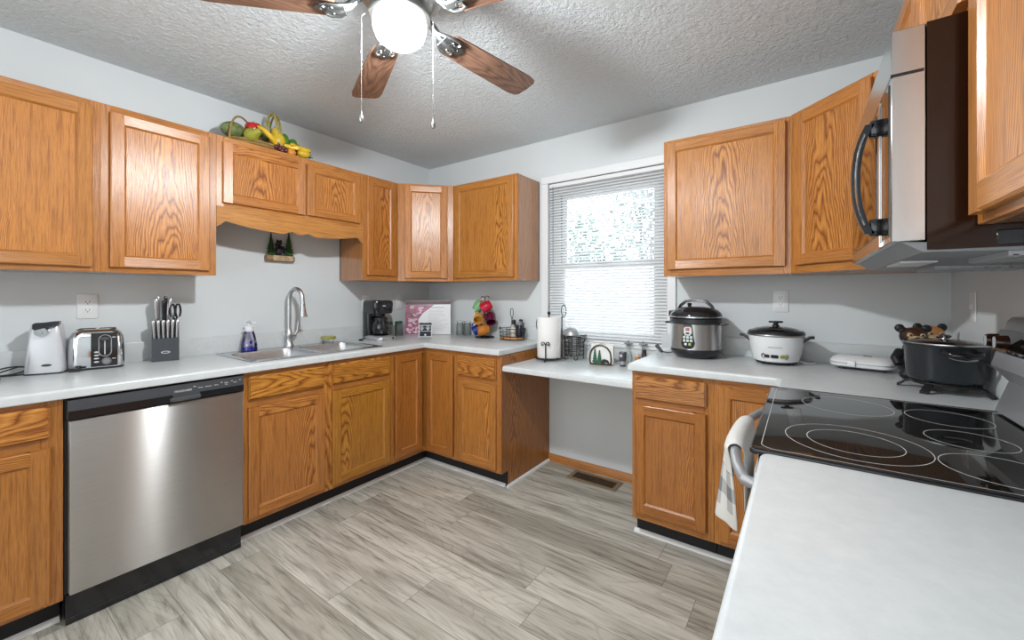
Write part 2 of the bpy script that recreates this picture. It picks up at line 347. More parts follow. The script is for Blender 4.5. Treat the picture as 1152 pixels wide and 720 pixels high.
# ---------------------------------------------------------------- the room
W, YB, CZ = 3.466, -5.0, 2.4545
def shell(name, mat, *boxes):
    mb = MB()
    for b in boxes: mb.box(*b)
    return struct(mb.build(name, mat, smooth=False))
shell('floor', 'floor', (-0.1, W + .1, YB - .1, .12, -.08, 0))
shell('ceiling', 'ceiling', (-0.1, W + .1, YB - .1, .12, CZ, CZ + .08))
shell('wall_left', 'wall', (-0.1, 0, YB, .12, 0, CZ))
shell('wall_right', 'wall', (W, W + .1, YB, .12, 0, CZ))
shell('wall_front', 'wall', (-0.1, W + .1, YB - .1, YB, 0, CZ))
WX0, WX1, WZ0, WZ1 = 1.31, 2.20, 0.925, 2.115
shell('wall_back', 'wall', (0, WX0, 0, .12, 0, CZ), (WX1, W, 0, .12, 0, CZ), (WX0, WX1, 0, .12, 0, WZ0), (WX0, WX1, 0, .12, WZ1, CZ))
mb = MB(); mb.prism([(-.002, .0), (-.014, .0), (-.014, .045), (-.008, .055), (-.002, .057)], 1.3206, 2.174, 'x', g='x')
struct(mb.build('baseboard_back', 'oak'))
def qround(i, poly_from, poly_to, mat='white_trim'):
    a, b = Vector(poly_from), Vector(poly_to); d = (b - a).normalized(); nrm = Vector((-d.y, d.x)) # nrm points out into the room
    mb = MB(); prof = [(0, 0), (.014, 0), (.0135, .007), (.010, .0125), (.005, .017), (0, .019)]
    mb.loft([[(p.x + nrm.x * x, p.y + nrm.y * x, z) for x, z in prof] for p in (a, b)])
    struct(mb.build('trim_%d' % i, mat, ang=60))
TK = 0.535                                  # toe kick face
qround(1, (TK + .002, -2.432), (TK + .002, -3.2)); qround(2, (TK + .002, -.532), (TK + .002, -1.822))
qround(3, (1.30, -TK - .002), (TK + .016, -TK - .002)); qround(4, (1.3206, -.0), (1.3206, -TK - .018)); qround(5, (2.84, -TK - .002), (2.165, -TK - .002))

# window
mb = MB()
mb.box(1.255, WX0 + .004, -.016, -.001, .905, 2.165, bev=.003); mb.box(WX1 - .004, 2.25, -.016, -.001, .905, 2.165, bev=.003); mb.box(1.255, 2.25, -.020, -.001, WZ1 - .004, 2.168, bev=.003)
win = struct(mb.build('window_1', 'white_trim'))
mb = MB(); mb.box(WX0 - .02, WX1 + .02, -.03, .06, .905, .927, bev=.004); mb.build('window_sill', 'white_trim', win)
mb = MB()
for (a, b, c, d) in ((WX0 + .002, WX0 + .075, WZ0 + .004, WZ1 - .002), (WX1 - .075, WX1 - .002, WZ0 + .004, WZ1 - .002), (WX0 + .07, WX1 - .07, WZ1 - .085, WZ1 - .002), (WX0 + .07, WX1 - .07, WZ0 + .004, WZ0 + .03)): mb.box(a, b, .055, .115, c, d, bev=.004)
mb.build('window_frame', 'white_trim', win)
mb = MB()
for (a, b, c, d) in ((1.385, 1.425, 1.46, 2.03), (2.085, 2.125, 1.46, 2.03), (1.425, 2.085, 1.99, 2.03), (1.425, 2.085, 1.46, 1.495)): mb.box(a, b, .082, .104, c, d, bev=.003)
up = mb.build('upper_sash', 'white_trim', win)
mb = MB()
for (a, b, c, d) in ((1.385, 1.42, .955, 1.50), (2.09, 2.125, .955, 1.50), (1.42, 2.09, 1.462, 1.50), (1.42, 2.09, .955, .995)): mb.box(a, b, .057, .081, c, d, bev=.003)
lo = mb.build('lower_sash', 'white_trim', win)
mb = MB(); mb.box(1.42, 2.09, .091, .094, 1.49, 1.995); mb.build('pane', 'pane', up); mb = MB(); mb.box(1.415, 2.095, .067, .070, .99, 1.467); mb.build('pane', 'pane', lo)
mb = MB(); mb.box(1.72, 1.785, .04, .06, 1.50, 1.512, bev=.003); mb.cyl((1.74, .05, 1.512), (1.74, .05, 1.519), .012); mb.build('sash_lock', 'mid_grey', lo)
mb = MB(); mb.box(1.377, 1.386, .06, .10, 1.50, 2.03); mb.build('track_gasket', 'dark_grey', win)
# blind
bl = thing('window_blind', 'white horizontal slat blind lowered over the kitchen window', 'blind', (1.755, .012, WZ1))
bw = .437
mb = MB(); mb.box(-bw, bw, -.016, .020, -.036, -.008, bev=.002); mb.build('headrail', 'white_plastic', bl)
mb = MB(); NS, SP = 54, .0208
for k in range(NS):
    z = -.052 - k * SP; tl = R(40); rows = []
    for j in range(4):
        q = -.0125 + .025 * j / 3; cr = .0018 * (1 - (q / .0125) ** 2)
        rows.append((.002 + q * cos(tl) - cr * sin(tl) * 0, z + q * sin(tl) + cr))
    mb.loft([[(x, y, zz) for (y, zz) in rows] + [(x, y, zz - .0007) for (y, zz) in rows[::-1]] for x in (-bw, bw)])
mb.build('slats', 'blind_slat', bl, ang=25)
mb = MB(); mb.box(-bw, bw, -.010, .014, -.052 - NS * SP - .012, -.052 - NS * SP + .002, bev=.002); mb.build('bottom_rail', 'white_plastic', bl)
for x in (-.33, 0, .33):
    mb = MB()
    for y in (-.0125, .0165): mb.cyl((x, y, -.03), (x, y, -.052 - NS * SP), .0007, seg=5)
    mb.build('ladder_cord', 'white_matte', bl)
mb = MB(); mb.cyl((-.40, -.020, -.03), (-.40, -.020, -.62), .0032, seg=6); mb.build('tilt_wand', 'pane', bl)
mb = MB(); mb.box(-bw - .004, bw + .002, -.004, .012, -.0075, -.001); mb.build('mounting_bracket', 'mid_grey', bl)

# ---------------------------------------------------------------- outside
t = NT('grass'); t.l(t.ramp(t.noise(t.n('TexCoord').outputs['Object'], 2, 4), [(0.3, (0.42, 0.44, 0.40)), (0.7, (0.55, 0.56, 0.52))]), t.b.inputs['Base Color']); M['grass'] = t.m
P('shrub_leaf', (0.085, 0.155, 0.125), 0.6, noise=0.5, nscale=6); P('pale_leaf', (0.125, 0.165, 0.155), 0.6, noise=0.5, nscale=6); P('siding', (0.13, 0.13, 0.145), 0.7, noise=0.1); P('trunk', (0.10, 0.09, 0.085), 0.8)
mb = MB(); mb.box(-9, 14, .3, 22, -.7, -.6); struct(mb.build('ground', 'grass', smooth=False))
fe = thing('garden_fence', 'pale board fence outside beyond the lower window pane', 'fence', (0, 4.9, -.6))
mb = MB()
for k in range(64): mb.box(-6 + k * .15, -6 + k * .15 + .145, 0, .02, -.02, 2.42)
mb.build('boards', 'white_matte', fe); mb = MB(); mb.box(-6, 3.6, .02, .06, .4, .5); mb.box(-6, 3.6, .02, .06, 2.0, 2.1); mb.build('rails', 'white_matte', fe)
def shrub(label, x, y, h, rad, mat, seed, trunk=0.5):
    rr = random.Random(seed); o = thing('shrub', label, 'shrub', (x, y, -.6), 0, 'shrubs beyond the window')
    mb = MB(); mb.tube([(0, 0, -.02), (.05, .02, h * trunk), (.0, 0, h * .8)], [.07, .05, .02], 8)
    for k in range(6):
        a = rr.uniform(0, 6.28); mb.tube([(0, 0, h * (.3 + .08 * k)), (cos(a) * rad * .7, sin(a) * rad * .7, h * (.5 + .08 * k))], [.03, .008], 6)
    mb.build('stem', 'trunk', o)
    mb = MB()
    for k in range(520):
        a, b = rr.uniform(0, 6.28), rr.uniform(-1, 1); q = rr.random() ** .4 * rad; cb = math.sqrt(1 - b * b)
        p = Vector((cos(a) * cb * q, sin(a) * cb * q, h * .66 + b * q * h / (2.6 * rad))); d = Vector((rr.gauss(0, 1), rr.gauss(0, 1), rr.gauss(0, 1))).normalized(); e = d.orthogonal().normalized(); s_ = rr.uniform(.05, .11)
        mb.bm.faces.new([mb.bm.verts.new(p + v) for v in (d * s_, e * s_ * .5, -d * s_, -e * s_ * .5)])
    mb.build('foliage', mat, o, smooth=False)
shrub('green shrub seen through the left of the upper window pane', -1.15, 5.7, 3.6, .45, 'shrub_leaf', 1)
shrub('pale green tree seen through the right of the upper window pane', -.15, 6.6, 4.8, .75, 'pale_leaf', 2)
shrub('low bluish green bush behind the middle of the window', -1.2, 7.4, 3.2, .7, 'pale_leaf', 3)
sh = thing('garden_shed', 'pale grey shed far behind the window blind', 'shed', (-1.4, 10.5, -.6))
mb = MB(); mb.box(-1.6, 1.6, -1, 1, -.02, 2.2)
for k in range(10): mb.box(-1.62, 1.62, -1.02, -1.0, .1 + k * .21, .27 + k * .21)
mb.build('shed_wall', 'siding', sh); mb = MB(); mb.prism([(-1.2, 2.15), (1.2, 2.15), (0, 2.9)], -1.75, 1.75, 'x'); mb.build('shed_roof', 'trunk', sh)

# ---------------------------------------------------------------- cabinets
T = .019
def jit(b=1.0, s=.05):
    k = b * random.uniform(1 - s, 1 + s); return (k, k * random.uniform(.98, 1.02), k * random.uniform(.95, 1.05))
def door(parent, x, z, wd, h, y=0, rz=0, base=(0, 0), color=None, name='cabinet_door', pcolor=None, straight=False):
    """framed door with a recessed flat panel; local x 0..wd, y 0..-T"""
    fw, sl = .056, .009; mb = MB()
    sec = lambda a, b, s: [(a, 0), (a, -T + .004), (a + .004 * s, -T), (b - sl * s, -T), (b, -T + .009), (b, 0)]
    mb.prism(sec(0, fw, 1), 0, h, 'z', g='z'); mb.prism(sec(wd, wd - fw, -1), 0, h, 'z', g='z')
    for (a, b, s) in ((0, fw, 1), (h, h - fw, -1)): mb.prism([(q[1], q[0]) for q in sec(a, b, s)], fw - sl, wd - fw + sl, 'x', g='x')
    o = mb.build(name, 'oak', parent, color=color or jit(), ang=20)
    o.location = (x, y, z); o.rotation_euler = (0, 0, rz)
    mb = MB(); mb.box(fw - .006, wd - fw + .006, -.0105, -.002, fw - .006, h - fw + .006, g='z', vc=wd / 2 + (random.choice((-1, 1)) * random.uniform(.13, .20) if straight else random.uniform(-.05, .05)))
    mb.build('door_panel', 'oak', o, color=pcolor or color or jit(1.0, .07)); return o
def drawer(parent, x, z, wd, h, y, color=None):
    mb = MB(); mb.prism([(0, 0), (0, h), (-T + .008, h), (-T, h - .008), (-T, .008), (-T + .008, 0)], .006, wd - .006, 'x', g='x', vc=h / 2 + random.uniform(-.1, .1))
    mb.box(0, .008, -T + .007, 0, .004, h - .004, g='x'); mb.box(wd - .008, wd, -T + .007, 0, .004, h - .004, g='x')
    return mb.build('drawer_front', 'oak', parent, loc=(x, y, z), color=color or jit())
def cabinet(name, label, loc, rz, wd, d, z0, z1, fronts, stiles, rails, toe=False, group=None, open_top=False, side='both'):
    o = thing(name, label, 'cabinet', loc, rz, group); mb = MB(); e = .0015
    b0 = z0
    mb.box(e, .016, -d + T, -.003, b0, z1, g='z'); mb.box(wd - .016, wd - e, -d + T, -.003, b0, z1, g='z'); mb.box(e, wd - e, -.012, -.003, b0, z1, g='z')
    mb.box(.016, wd - .016, -d + T, -.012, z0, z0 + .016, g='x')
    if not open_top: mb.box(.016, wd - .016, -d + T, -.012, z1 - .016, z1, g='x')
    mb.build('carcass', 'oak' if toe else 'oak_gloss', o, color=jit(.86))
    mb = MB()
    for (a, b) in stiles: mb.box(a, b, -d, -d + T, z0, z1, g='z', bev=.001)
    for (a, b, c, dd) in rails: mb.box(a, b, -d + .0004, -d + T, c, dd, g='x')
    mb.build('face_frame', 'oak', o, color=jit(1.0))
    for f in fronts:
        kind, a, b, c, dd = f[:5]; col = f[5] if len(f) > 5 and f[5] != 'straight' else None
        if col is None and toe: col = jit(.92)
        if kind == 'door': door(o, a, c, b - a, dd - c, -d, color=col, straight=toe or 'straight' in f)
        else: drawer(o, a, c, b - a, dd - c, -d, color=col)
    if toe:
        mb = MB(); mb.box(e, wd - e, -TK, -TK + .016, .001, z0); mb.build('toe_kick', 'black_matte', o)
    return o
UD, UZ0, UZ1 = .304, 1.372, 2.14
def left(y): return (0, y, 0)
HP = pi / 2
def upper(label, loc, rz, wd, doors, z0=UZ0, name='wall_cabinet', ms=(), lw=.036, rw=.036, grp='oak wall cabinets'):
    xs = [(0, lw), (wd - rw, wd)] + list(ms); inner = sorted(xs); rl = []
    for (a, b), (c, d) in zip(inner, inner[1:]): rl += [(b, c, z0, z0 + .036), (b, c, UZ1 - .036, UZ1)]
    return cabinet(name, label, loc, rz, wd, UD, z0, UZ1, doors, xs, rl, group=grp)
upper('oak wall cabinet cut off by the left edge, above the silver can opener', left(-3.04), HP, .7607, [('door', .03, .735, 1.394, 2.112, 'straight')])
upper('oak wall cabinet above the knife block, its door panel catching the light', left(-2.2793), HP, .4473, [('door', .03, .414, 1.397, 2.108)])
vc = upper('short oak wall cabinet above the sink with a scalloped valance', left(-1.832), HP, .9078, [('door', .026, .479, 1.774, 2.106, (1.0, .95, .9)), ('door', .491, .874, 1.776, 2.104, (1.02, 1.0, .95))], z0=1.749, ms=[(.465, .505)])
pts = [(0, 1.752), (0, 1.638), (.024, 1.654), (.030, 1.664), (.042, 1.672), (.060, 1.672)]
for k in range(13): a = k / 12; pts.append((.06 + .29 * a, 1.672 - .033 * a ** .8 - .004 * sin(pi * a)))
for k in range(1, 7): a = k / 6; pts.append((.35 + .052 * a, 1.639 + .020 * a))
for k in range(1, 7): a = k / 6; pts.append((.402 + .1038 * a, 1.659 - .014 * sin(pi * a)))
half = [(.9078 - x, z) for x, z in pts[:25]]
poly = pts + [p for p in half[::-1]] 
mb = MB(); mb.prism(poly, -UD - T * .2, -UD + T * .8, 'y', g='x'); mb.build('valance', 'oak', vc, color=(1.06, 1.18, 1.35), ang=20)
upper('narrow oak wall cabinet between the sink valance and the angled corner cabinet', left(-.9243), HP, .3055, [('door', .026, .280, 1.41, 2.125, (.92, .86, .75))], lw=.03, rw=.03)
upper('wide oak wall cabinet between the corner cabinet and the window', (.6073, 0, 0), 0, .6254, [('door', .024, .599, 1.397, 2.128, (.93, .95, .78), 'straight')], lw=.03)
upper('single door oak wall cabinet over the pressure cooker, right of the window', (2.255, 0, 0), 0, .6079, [('door', .02, .582, 1.41, 2.12)])
def corner_upper(label, origin, poly, fa, fb, rz, d0, d1, z0, z1):
    o = thing('corner_wall_cabinet', label, 'cabinet', origin, 0); mb = MB()
    mb.prism(poly, UZ0, UZ1, 'z', g='z'); mb.build('carcass', 'oak', o, color=jit(.9))
    fa, fb = Vector(fa), Vector(fb); L = (fb - fa).length
    mb = MB()
    for (a, b) in ((.001, d0 + .012), (d1 - .012, L - .001)): mb.box(a, b, -T * .5, 0, UZ0, UZ1, g='z', bev=.001)
    for (a, b) in ((UZ0, UZ0 + .036), (UZ1 - .036, UZ1)): mb.box(d0, d1, -T * .5 + .0004, 0, a, b, g='x')
    ff = mb.build('face_frame', 'oak', o, color=jit(1.0)); ff.location = (*fa, 0); ff.rotation_euler = (0, 0, rz)
    p = fa + (fb - fa).normalized() * d0 + Vector((sin(rz), -cos(rz))) * T * .5
    door(o, p.x, z0, d1 - d0, z1 - z0, p.y, rz); return o
corner_upper('angled oak corner wall cabinet above the recipe board', (0, 0, 0), [(.003, -.003), (.003, -.617), (.303, -.617), (.606, -.305), (.606, -.003)], (.303, -.617), (.606, -.305), math.atan2(.312, .303), .055, .385, 1.396, 2.125)
corner_upper('angled oak corner wall cabinet behind the microwave', (W, 0, 0), [(-.003, -.003), (-.6025, -.003), (-.6025, -.305), (-.303, -.6115), (-.003, -.6115)], (-.6025, -.305), (-.303, -.6115), math.atan2(-.3065, .2995), .035, .395, 1.41, 2.12)
RY0, RY1 = -.859, -1.621
upper('slim oak wall cabinet hidden between the corner and the microwave', (W, -.613, 0), -HP, .244, [('door', .02, .224, 1.41, 2.12)], lw=.03, rw=.03)
upper('short two door oak wall cabinet above the microwave', (W, RY0 + .001, 0), -HP, .763, [('door', .02, .376, 1.82, 2.12), ('door', .388, .743, 1.82, 2.12)], z0=1.795, ms=[(.365, .400)])
upper('oak wall cabinet at the right edge of the picture beside the microwave', (W, RY1 - .004, 0), -HP, .61, [('door', .03, .58, 1.411, 2.12)], z0=1.397)

BD, BZ0, BZ1 = .61, .108, .873
def base(label, loc, rz, wd, fronts, stiles, mids=(), name='base_cabinet', drz=.70, **kw):
    inner = sorted(stiles); rl = []
    for (a, b), (c, d) in zip(inner, inner[1:]):
        rl += [(b, c, BZ0, BZ0 + .036), (b, c, BZ1 - .036, BZ1)] + [(b, c, m - .02, m + .02) for m in mids]
    return cabinet(name, label, loc, rz, wd, BD, BZ0, BZ1, fronts, stiles, rl, toe=True, group='oak base cabinets', open_top=True, **kw)
base('oak base cabinet with drawer left of the dishwasher, cut by the left edge', left(-3.10), HP, .670, [('drawer', .04, .636, .735, .853), ('door', .04, .636, .125, .698)], [(0, .045), (.612, .670)], (.716,))
base('oak sink cabinet with two doors right of the dishwasher', left(-1.820), HP, .8955, [('drawer', .020, .421, .733, .853, (.94, .98, .72)), ('drawer', .473, .883, .733, .853, (.94, .98, .72)), ('door', .020, .421, .133, .693), ('door', .473, .883, .133, .692, (.90, .97, .62))], [(0, .03), (.412, .484), (.87, .8955)], (.713,))
o = thing('corner_base_cabinet', 'oak corner base cabinet with two doors folding into the inside corner', 'cabinet', (0, 0, 0))
mb = MB(); mb.prism([(.003, -.923), (.003, -.003), (.923, -.003), (.923, -BD + T), (BD - T, -BD + T), (BD - T, -.923)], BZ0, BZ1, 'z'); mb.build('carcass', 'oak', o, color=jit(.86))
mb = MB(); mb.box(BD - T, BD, -.923, -.895, BZ0, BZ1, g='z'); mb.box(BD - T, BD, -.895, -BD + T, BZ0, BZ0 + .036, g='y'); mb.box(BD - T, BD, -.895, -BD + T, BZ1 - .036, BZ1, g='y')
mb.box(.905, .923, -BD, -BD + T, BZ0, BZ1, g='z'); mb.box(BD - T, .905, -BD, -BD + T, BZ0, BZ0 + .036, g='x'); mb.box(BD - T, .905, -BD, -BD + T, BZ1 - .036, BZ1, g='x'); mb.box(BD - T, BD + .012, -BD - .012, -BD + T, BZ0 + .002, BZ1 - .002, g='z')
mb.build('face_frame', 'oak', o, color=jit())
door(o, BD, .138, .235, .708, -.890, HP, color=(.88, .84, .78), straight=True); door(o, .640, .130, .262, .712, -BD, 0, color=(.88, .84, .78), straight=True)
mb = MB(); mb.box(TK - .016, TK, -.923, -.519, .001, BZ0); mb.box(TK - .016, .923, -TK, -TK + .016, .001, BZ0); mb.build('toe_kick', 'black_matte', o)
o = base('oak base cabinet with drawer beside the desk opening, brown end panel', (.9245, 0, 0), 0, .394, [('drawer', .0245, .359, .712, .848), ('door', .0245, .359, .130, .682)], [(0, .035), (.345, .394)], (.697,))
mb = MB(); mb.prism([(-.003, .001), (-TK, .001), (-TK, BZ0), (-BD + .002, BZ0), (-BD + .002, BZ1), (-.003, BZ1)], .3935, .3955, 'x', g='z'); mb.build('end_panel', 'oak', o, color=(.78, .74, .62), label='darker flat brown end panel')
base('oak base cabinet with drawer right of the desk opening', (2.1768, 0, 0), 0, .3885, [('drawer', .018, .357, .733, .852), ('door', .018, .357, .148, .702, (.88, .82, .76))], [(0, .03), (.344, .3885)], (.717,))
base('oak base cabinet in the right corner, half hidden behind the checked towel', (2.566, 0, 0), 0, .898, [('door', .020, .258, .134, .843, (.97, .95, .85))], [(0, .03), (.247, .29)])
o = thing('corner_base_filler', 'narrow oak base cabinet between the right corner and the range', 'cabinet', (W, -.614, 0), -HP)
mb = MB(); mb.box(.002, .244, -.609, -.003, BZ0, BZ1); mb.build('carcass', 'oak', o, color=jit()); mb = MB(); mb.box(.002, .244, -TK, -.1, .001, BZ0); mb.build('toe_kick', 'black_matte', o)
base('oak base cabinet under the near white counter right of the range', (W, -1.634, 0), -HP, 1.55, [('drawer', .03, .50, .733, .852), ('drawer', .53, 1.01, .733, .852), ('drawer', 1.04, 1.52, .733, .852), ('door', .03, .50, .14, .70), ('door', .53, 1.01, .14, .70), ('door', 1.04, 1.52, .14, .70)], [(0, .04), (.49, .54), (1.0, 1.05), (1.51, 1.55)], (.717,))

# ---------------------------------------------------------------- countertops
SK = (.315, -1.352, .262, .408)            # sink centre x, y and half sizes
CT = .914
o = thing('countertop', 'white laminate counter running along the sink wall and round the corner', 'countertop')
mb = MB(); slab(mb, [(.002, -3.2), (.638, -3.2), (.638, -.638), (1.322, -.638), (1.322, -.002), (.002, -.002)], .876, CT, [rrect(*SK[:2], SK[2] - .012, SK[3] - .012, .05)]); mb.build('worktop', 'laminate', o)
mb = MB(); mb.box(.002, .02, -3.2, -.002, CT - .004, 1.016, bev=.004, seg=2); mb.box(.02, 1.322, -.02, -.002, CT - .004, 1.016, bev=.004, seg=2); mb.build('backsplash', 'laminate', o)
o = thing('desk_top', 'lower white laminate desk top under the window', 'countertop')
mb = MB(); slab(mb, [(1.322, -.602), (2.174, -.602), (2.174, -.002), (1.322, -.002)], .772, .810, r=.014); mb.build('worktop', 'laminate', o)
mb = MB(); mb.box(1.322, 2.174, -.02, -.002, .806, .904, bev=.004, seg=2); mb.build('backsplash', 'laminate', o)
o = thing('countertop', 'white laminate corner counter under the pressure cooker and rice cooker', 'countertop')
mb = MB(); slab(mb, [(2.163, -.638), (2.81, -.638), (2.8256, -.655), (2.8256, -.856), (W - .002, -.856), (W - .002, -.002), (2.163, -.002)], .876, CT); mb.build('worktop', 'laminate', o)
mb = MB(); mb.box(2.163, W - .002, -.02, -.002, CT - .004, 1.016, bev=.004, seg=2); mb.box(W - .02, W - .002, -.856, -.02, CT - .004, 1.016, bev=.004, seg=2); mb.build('backsplash', 'laminate', o)
o = thing('countertop', 'bare white laminate counter in the right foreground, nearest the camera', 'countertop')
c0 = [(2.8256 + .022 * (1 - cos(R(a))), -1.6212 - .022 * (1 - sin(R(a)))) for a in (0, 22, 45, 67, 90)]
mb = MB(); slab(mb, c0[::-1] + [(2.8256, -3.19), (W - .002, -3.19), (W - .002, -1.6212)], .876, CT); mb.build('worktop', 'laminate', o)
mb = MB(); mb.box(W - .02, W - .002, -3.19, -1.6212, CT - .004, 1.016, bev=.004, seg=2); mb.build('backsplash', 'laminate', o)
# ---------------------------------------------------------------- ceiling fan
fx, fy = FAN
fan = thing('ceiling_fan', 'five blade ceiling fan with brushed nickel body and lit bowl light', 'fan', (fx, fy, CZ - .001))
Z = lambda z: z - CZ + .001
mb = MB(); mb.lathe([(0, Z(CZ - .001)), (.085, Z(CZ - .001)), (.088, Z(CZ - .02)), (.075, Z(CZ - .045)), (.075, Z(2.395)), (.135, Z(2.375)), (.150, Z(2.34)), (.150, Z(2.285)), (.128, Z(2.25)), (.09, Z(2.235)), (0, Z(2.235))], 40); mb.build('motor_housing', 'nickel', fan)
mb = MB(); mb.lathe([(0, Z(2.236)), (.085, Z(2.236)), (.088, Z(2.225)), (.098, Z(2.205)), (.099, Z(2.185)), (.092, Z(2.181)), (0, Z(2.181))], 40); fit = mb.build('light_fitter', 'nickel', fan)
mb = MB(); mb.lathe([(.084, Z(2.186)), (.088, Z(2.168)), (.086, Z(2.146)), (.077, Z(2.122)), (.057, Z(2.104)), (.029, Z(2.0965)), (0, Z(2.095))], 40); mb.build('glass_bowl', 'globe', fan, label='glowing white glass bowl')
for k, a in enumerate((83, 155, 227, 299, 11)):
    m = Matrix.Rotation(R(a), 4, 'Z')
    mb = MB(); L0, L1 = .195, .642; prof = [(L0, -.042), (L0 + .02, -.052), (L0 + .15, -.058), (L1 - .05, -.066), (L1 - .012, -.060), (L1, -.045), (L1 + .003, 0), (L1, .045), (L1 - .012, .060), (L1 - .05, .066), (L0 + .15, .058), (L0 + .02, .052), (L0, .042)]
    mb.prism(prof, -.003, .003, 'z', g='x', vc=random.uniform(-.03, .03)); b = mb.build('blade', 'walnut', fan)
    BM = Matrix.Translation((0, 0, Z(2.193))) @ m @ Matrix.Rotation(R(-10), 4, 'X'); b.matrix_local = BM
    mb = MB()
    mb.tube([(.11, 0, .048), (.135, 0, .036), (.16, 0, .012), (.19, 0, -.004), (.225, 0, -.007)], [.012, .013, .013, .012, .008], 8)
    for s in (-1, 1):
        mb.tube([(.145, 0, .02), (.165, s * .02, .004), (.19, s * .036, -.006), (.22, s * .040, -.008), (.238, s * .030, -.008), (.232, s * .017, -.008), (.218, s * .018, -.008)], [.007, .007, .007, .006, .005, .005, .004], 8)
    mb.prism([(.17, -.03), (.255, -.02), (.268, 0), (.255, .02), (.17, .03)], -.0075, -.0032, 'z')
    for (x, y) in ((.245, 0), (.21, .02), (.21, -.02)): mb.lathe([(0, -.012), (.004, -.011), (.005, -.0075)], 8, (x, y, 0))
    i = mb.build('blade_iron', 'iron_nickel', fan); i.matrix_local = BM
for (dx, dy, zb) in ((-.098, -.078, 1.842), (.088, .066, 1.826)):
    mb = MB(); mb.tube([(dx * .9, dy * .9, Z(2.20)), (dx, dy, Z(2.19)), (dx, dy, Z(zb + .03))], .0007, 6)
    n = 34
    for q in range(n): mb.sph((dx, dy, Z(2.185 - (2.185 - zb - .03) * q / n)), .0013, 6, 4)
    c = mb.build('pull_chain', 'nickel', fan)
    mb = MB(); mb.lathe([(0, 0), (.0045, .002), (.0085, .010), (.0075, .018), (.003, .027), (.002, .040), (0, .041)], 12, (dx, dy, Z(zb - .005))); mb.build('pull_fob', 'nickel', c)
light('fan_bulb', 'POINT', (fx, fy, 2.150), LAMP_POWER, (0.94, 0.98, 1.0), .045)

# ---------------------------------------------------------------- dishwasher (local x along the wall, front at -y)
dw = thing('dishwasher', 'stainless dishwasher with black control strip under the left counter', 'dishwasher', left(-2.4275), HP)
DWW = .603
mb = MB(); mb.box(.004, DWW - .002, -.58, -.01, .02, .868); mb.box(.001, .012, -.60, -.5, .115, .868); mb.build('body', 'black_plastic', dw)
mb = MB(); mb.box(.011, DWW - .003, -.632, -.581, .124, .787, g='x', bev=.004, seg=2); mb.build('door_panel', 'brushed', dw)
mb = MB(); mb.prism([(-.581, .789), (-.628, .789), (-.638, .803), (-.634, .866), (-.581, .868)], .006, DWW - .003, 'x')
mb.prism([(-.62, .794), (-.648, .799), (-.650, .806), (-.643, .812), (-.62, .813)], .31, .42, 'x')
cp = mb.build('control_panel', 'dark_grey', dw, ang=20)
mb = MB(); mb.prism([(-.630, .790), (-.6395, .795), (-.6395, .826), (-.634, .826)], .007, .32, 'x'); mb.prism([(-.630, .790), (-.6395, .795), (-.6395, .822), (-.634, .822)], .42, DWW - .004, 'x'); mb.build('handle_pocket', 'black_gloss', dw)
mb = MB(); mb.box(.312, .418, -.6508, -.6490, .7985, .8005); mb.build('grip_edge', 'steel', dw)
fr = (R(90 - 3.6), 0, 0)
text_part('lettering', 'FRIGIDAIRE', .0125, 'text_white', dw, (.338 + .02, -.6376, .838), fr, label='small white maker lettering')
for (x, s) in ((.432, 'Heavy'), (.462, 'Normal'), (.493, 'China'), (.535, 'Heat\nDry'), (.572, 'Start')): text_part('button_text', s, .0078, 'text_white', dw, (x - .01, -.6378, .842), fr)
for (x, wd) in ((.405, .010), (.512, .007), (.555, .007), (.590, .006)):
    mb = MB(); mb.box(x - .01, x - .01 + wd, -.6385, -.635, .8485, .8505); mb.build('indicator', 'text_white', dw)
mb = MB(); mb.box(.004, DWW - .002, -.60, -.575, .022, .121); mb.prism([(-.60, .002), (-.603, .002), (-.603, .024), (-.598, .028)], .004, DWW - .002, 'x'); mb.build('kick_plate', 'black_gloss', dw)

# ---------------------------------------------------------------- range
rg = thing('range', 'stainless electric range with black ceramic glass top between the two right counters', 'range', (W, -1.240, 0), -HP)
HW = .3795                                  # half width; front at -y, local x to the viewer's right
mb = MB(); mb.box(-HW, HW, -.610, -.012, .10, .902); mb.build('body', 'black_plastic', rg)
mb = MB(); mb.box(-HW, HW, -.645, -.611, .867, .901, bev=.003); mb.build('front_rail', 'black_gloss', rg)
mb = MB(); mb.box(-HW + .003, HW - .003, -.655, -.612, .27, .863, bev=.006, seg=2); od = mb.build('oven_door', 'steel_satin', rg)
mb = MB(); mb.box(-HW + .08, HW - .08, -.6575, -.654, .36, .66); mb.build('oven_window', 'black_glass', od)
mb = MB(); n = 18; pts = []
for k in range(n + 1):
    a = -1 + 2 * k / n; pts.append((a * (HW - .022), -.674 - .049 * (1 - abs(a) ** 2.6), .830))
mb.tube([(pts[0][0], -.652, .825)] + pts + [(pts[-1][0], -.652, .825)], .0135, 12); mb.build('door_handle', 'grey_silver', od)
mb = MB(); mb.box(-HW + .003, HW - .003, -.655, -.612, .105, .262, bev=.006, seg=2); mb.build('storage_drawer', 'steel_satin', rg)
mb = MB(); mb.box(-HW + .02, HW - .02, -.60, -.03, .001, .10); mb.build('base_plinth', 'black_matte', rg)
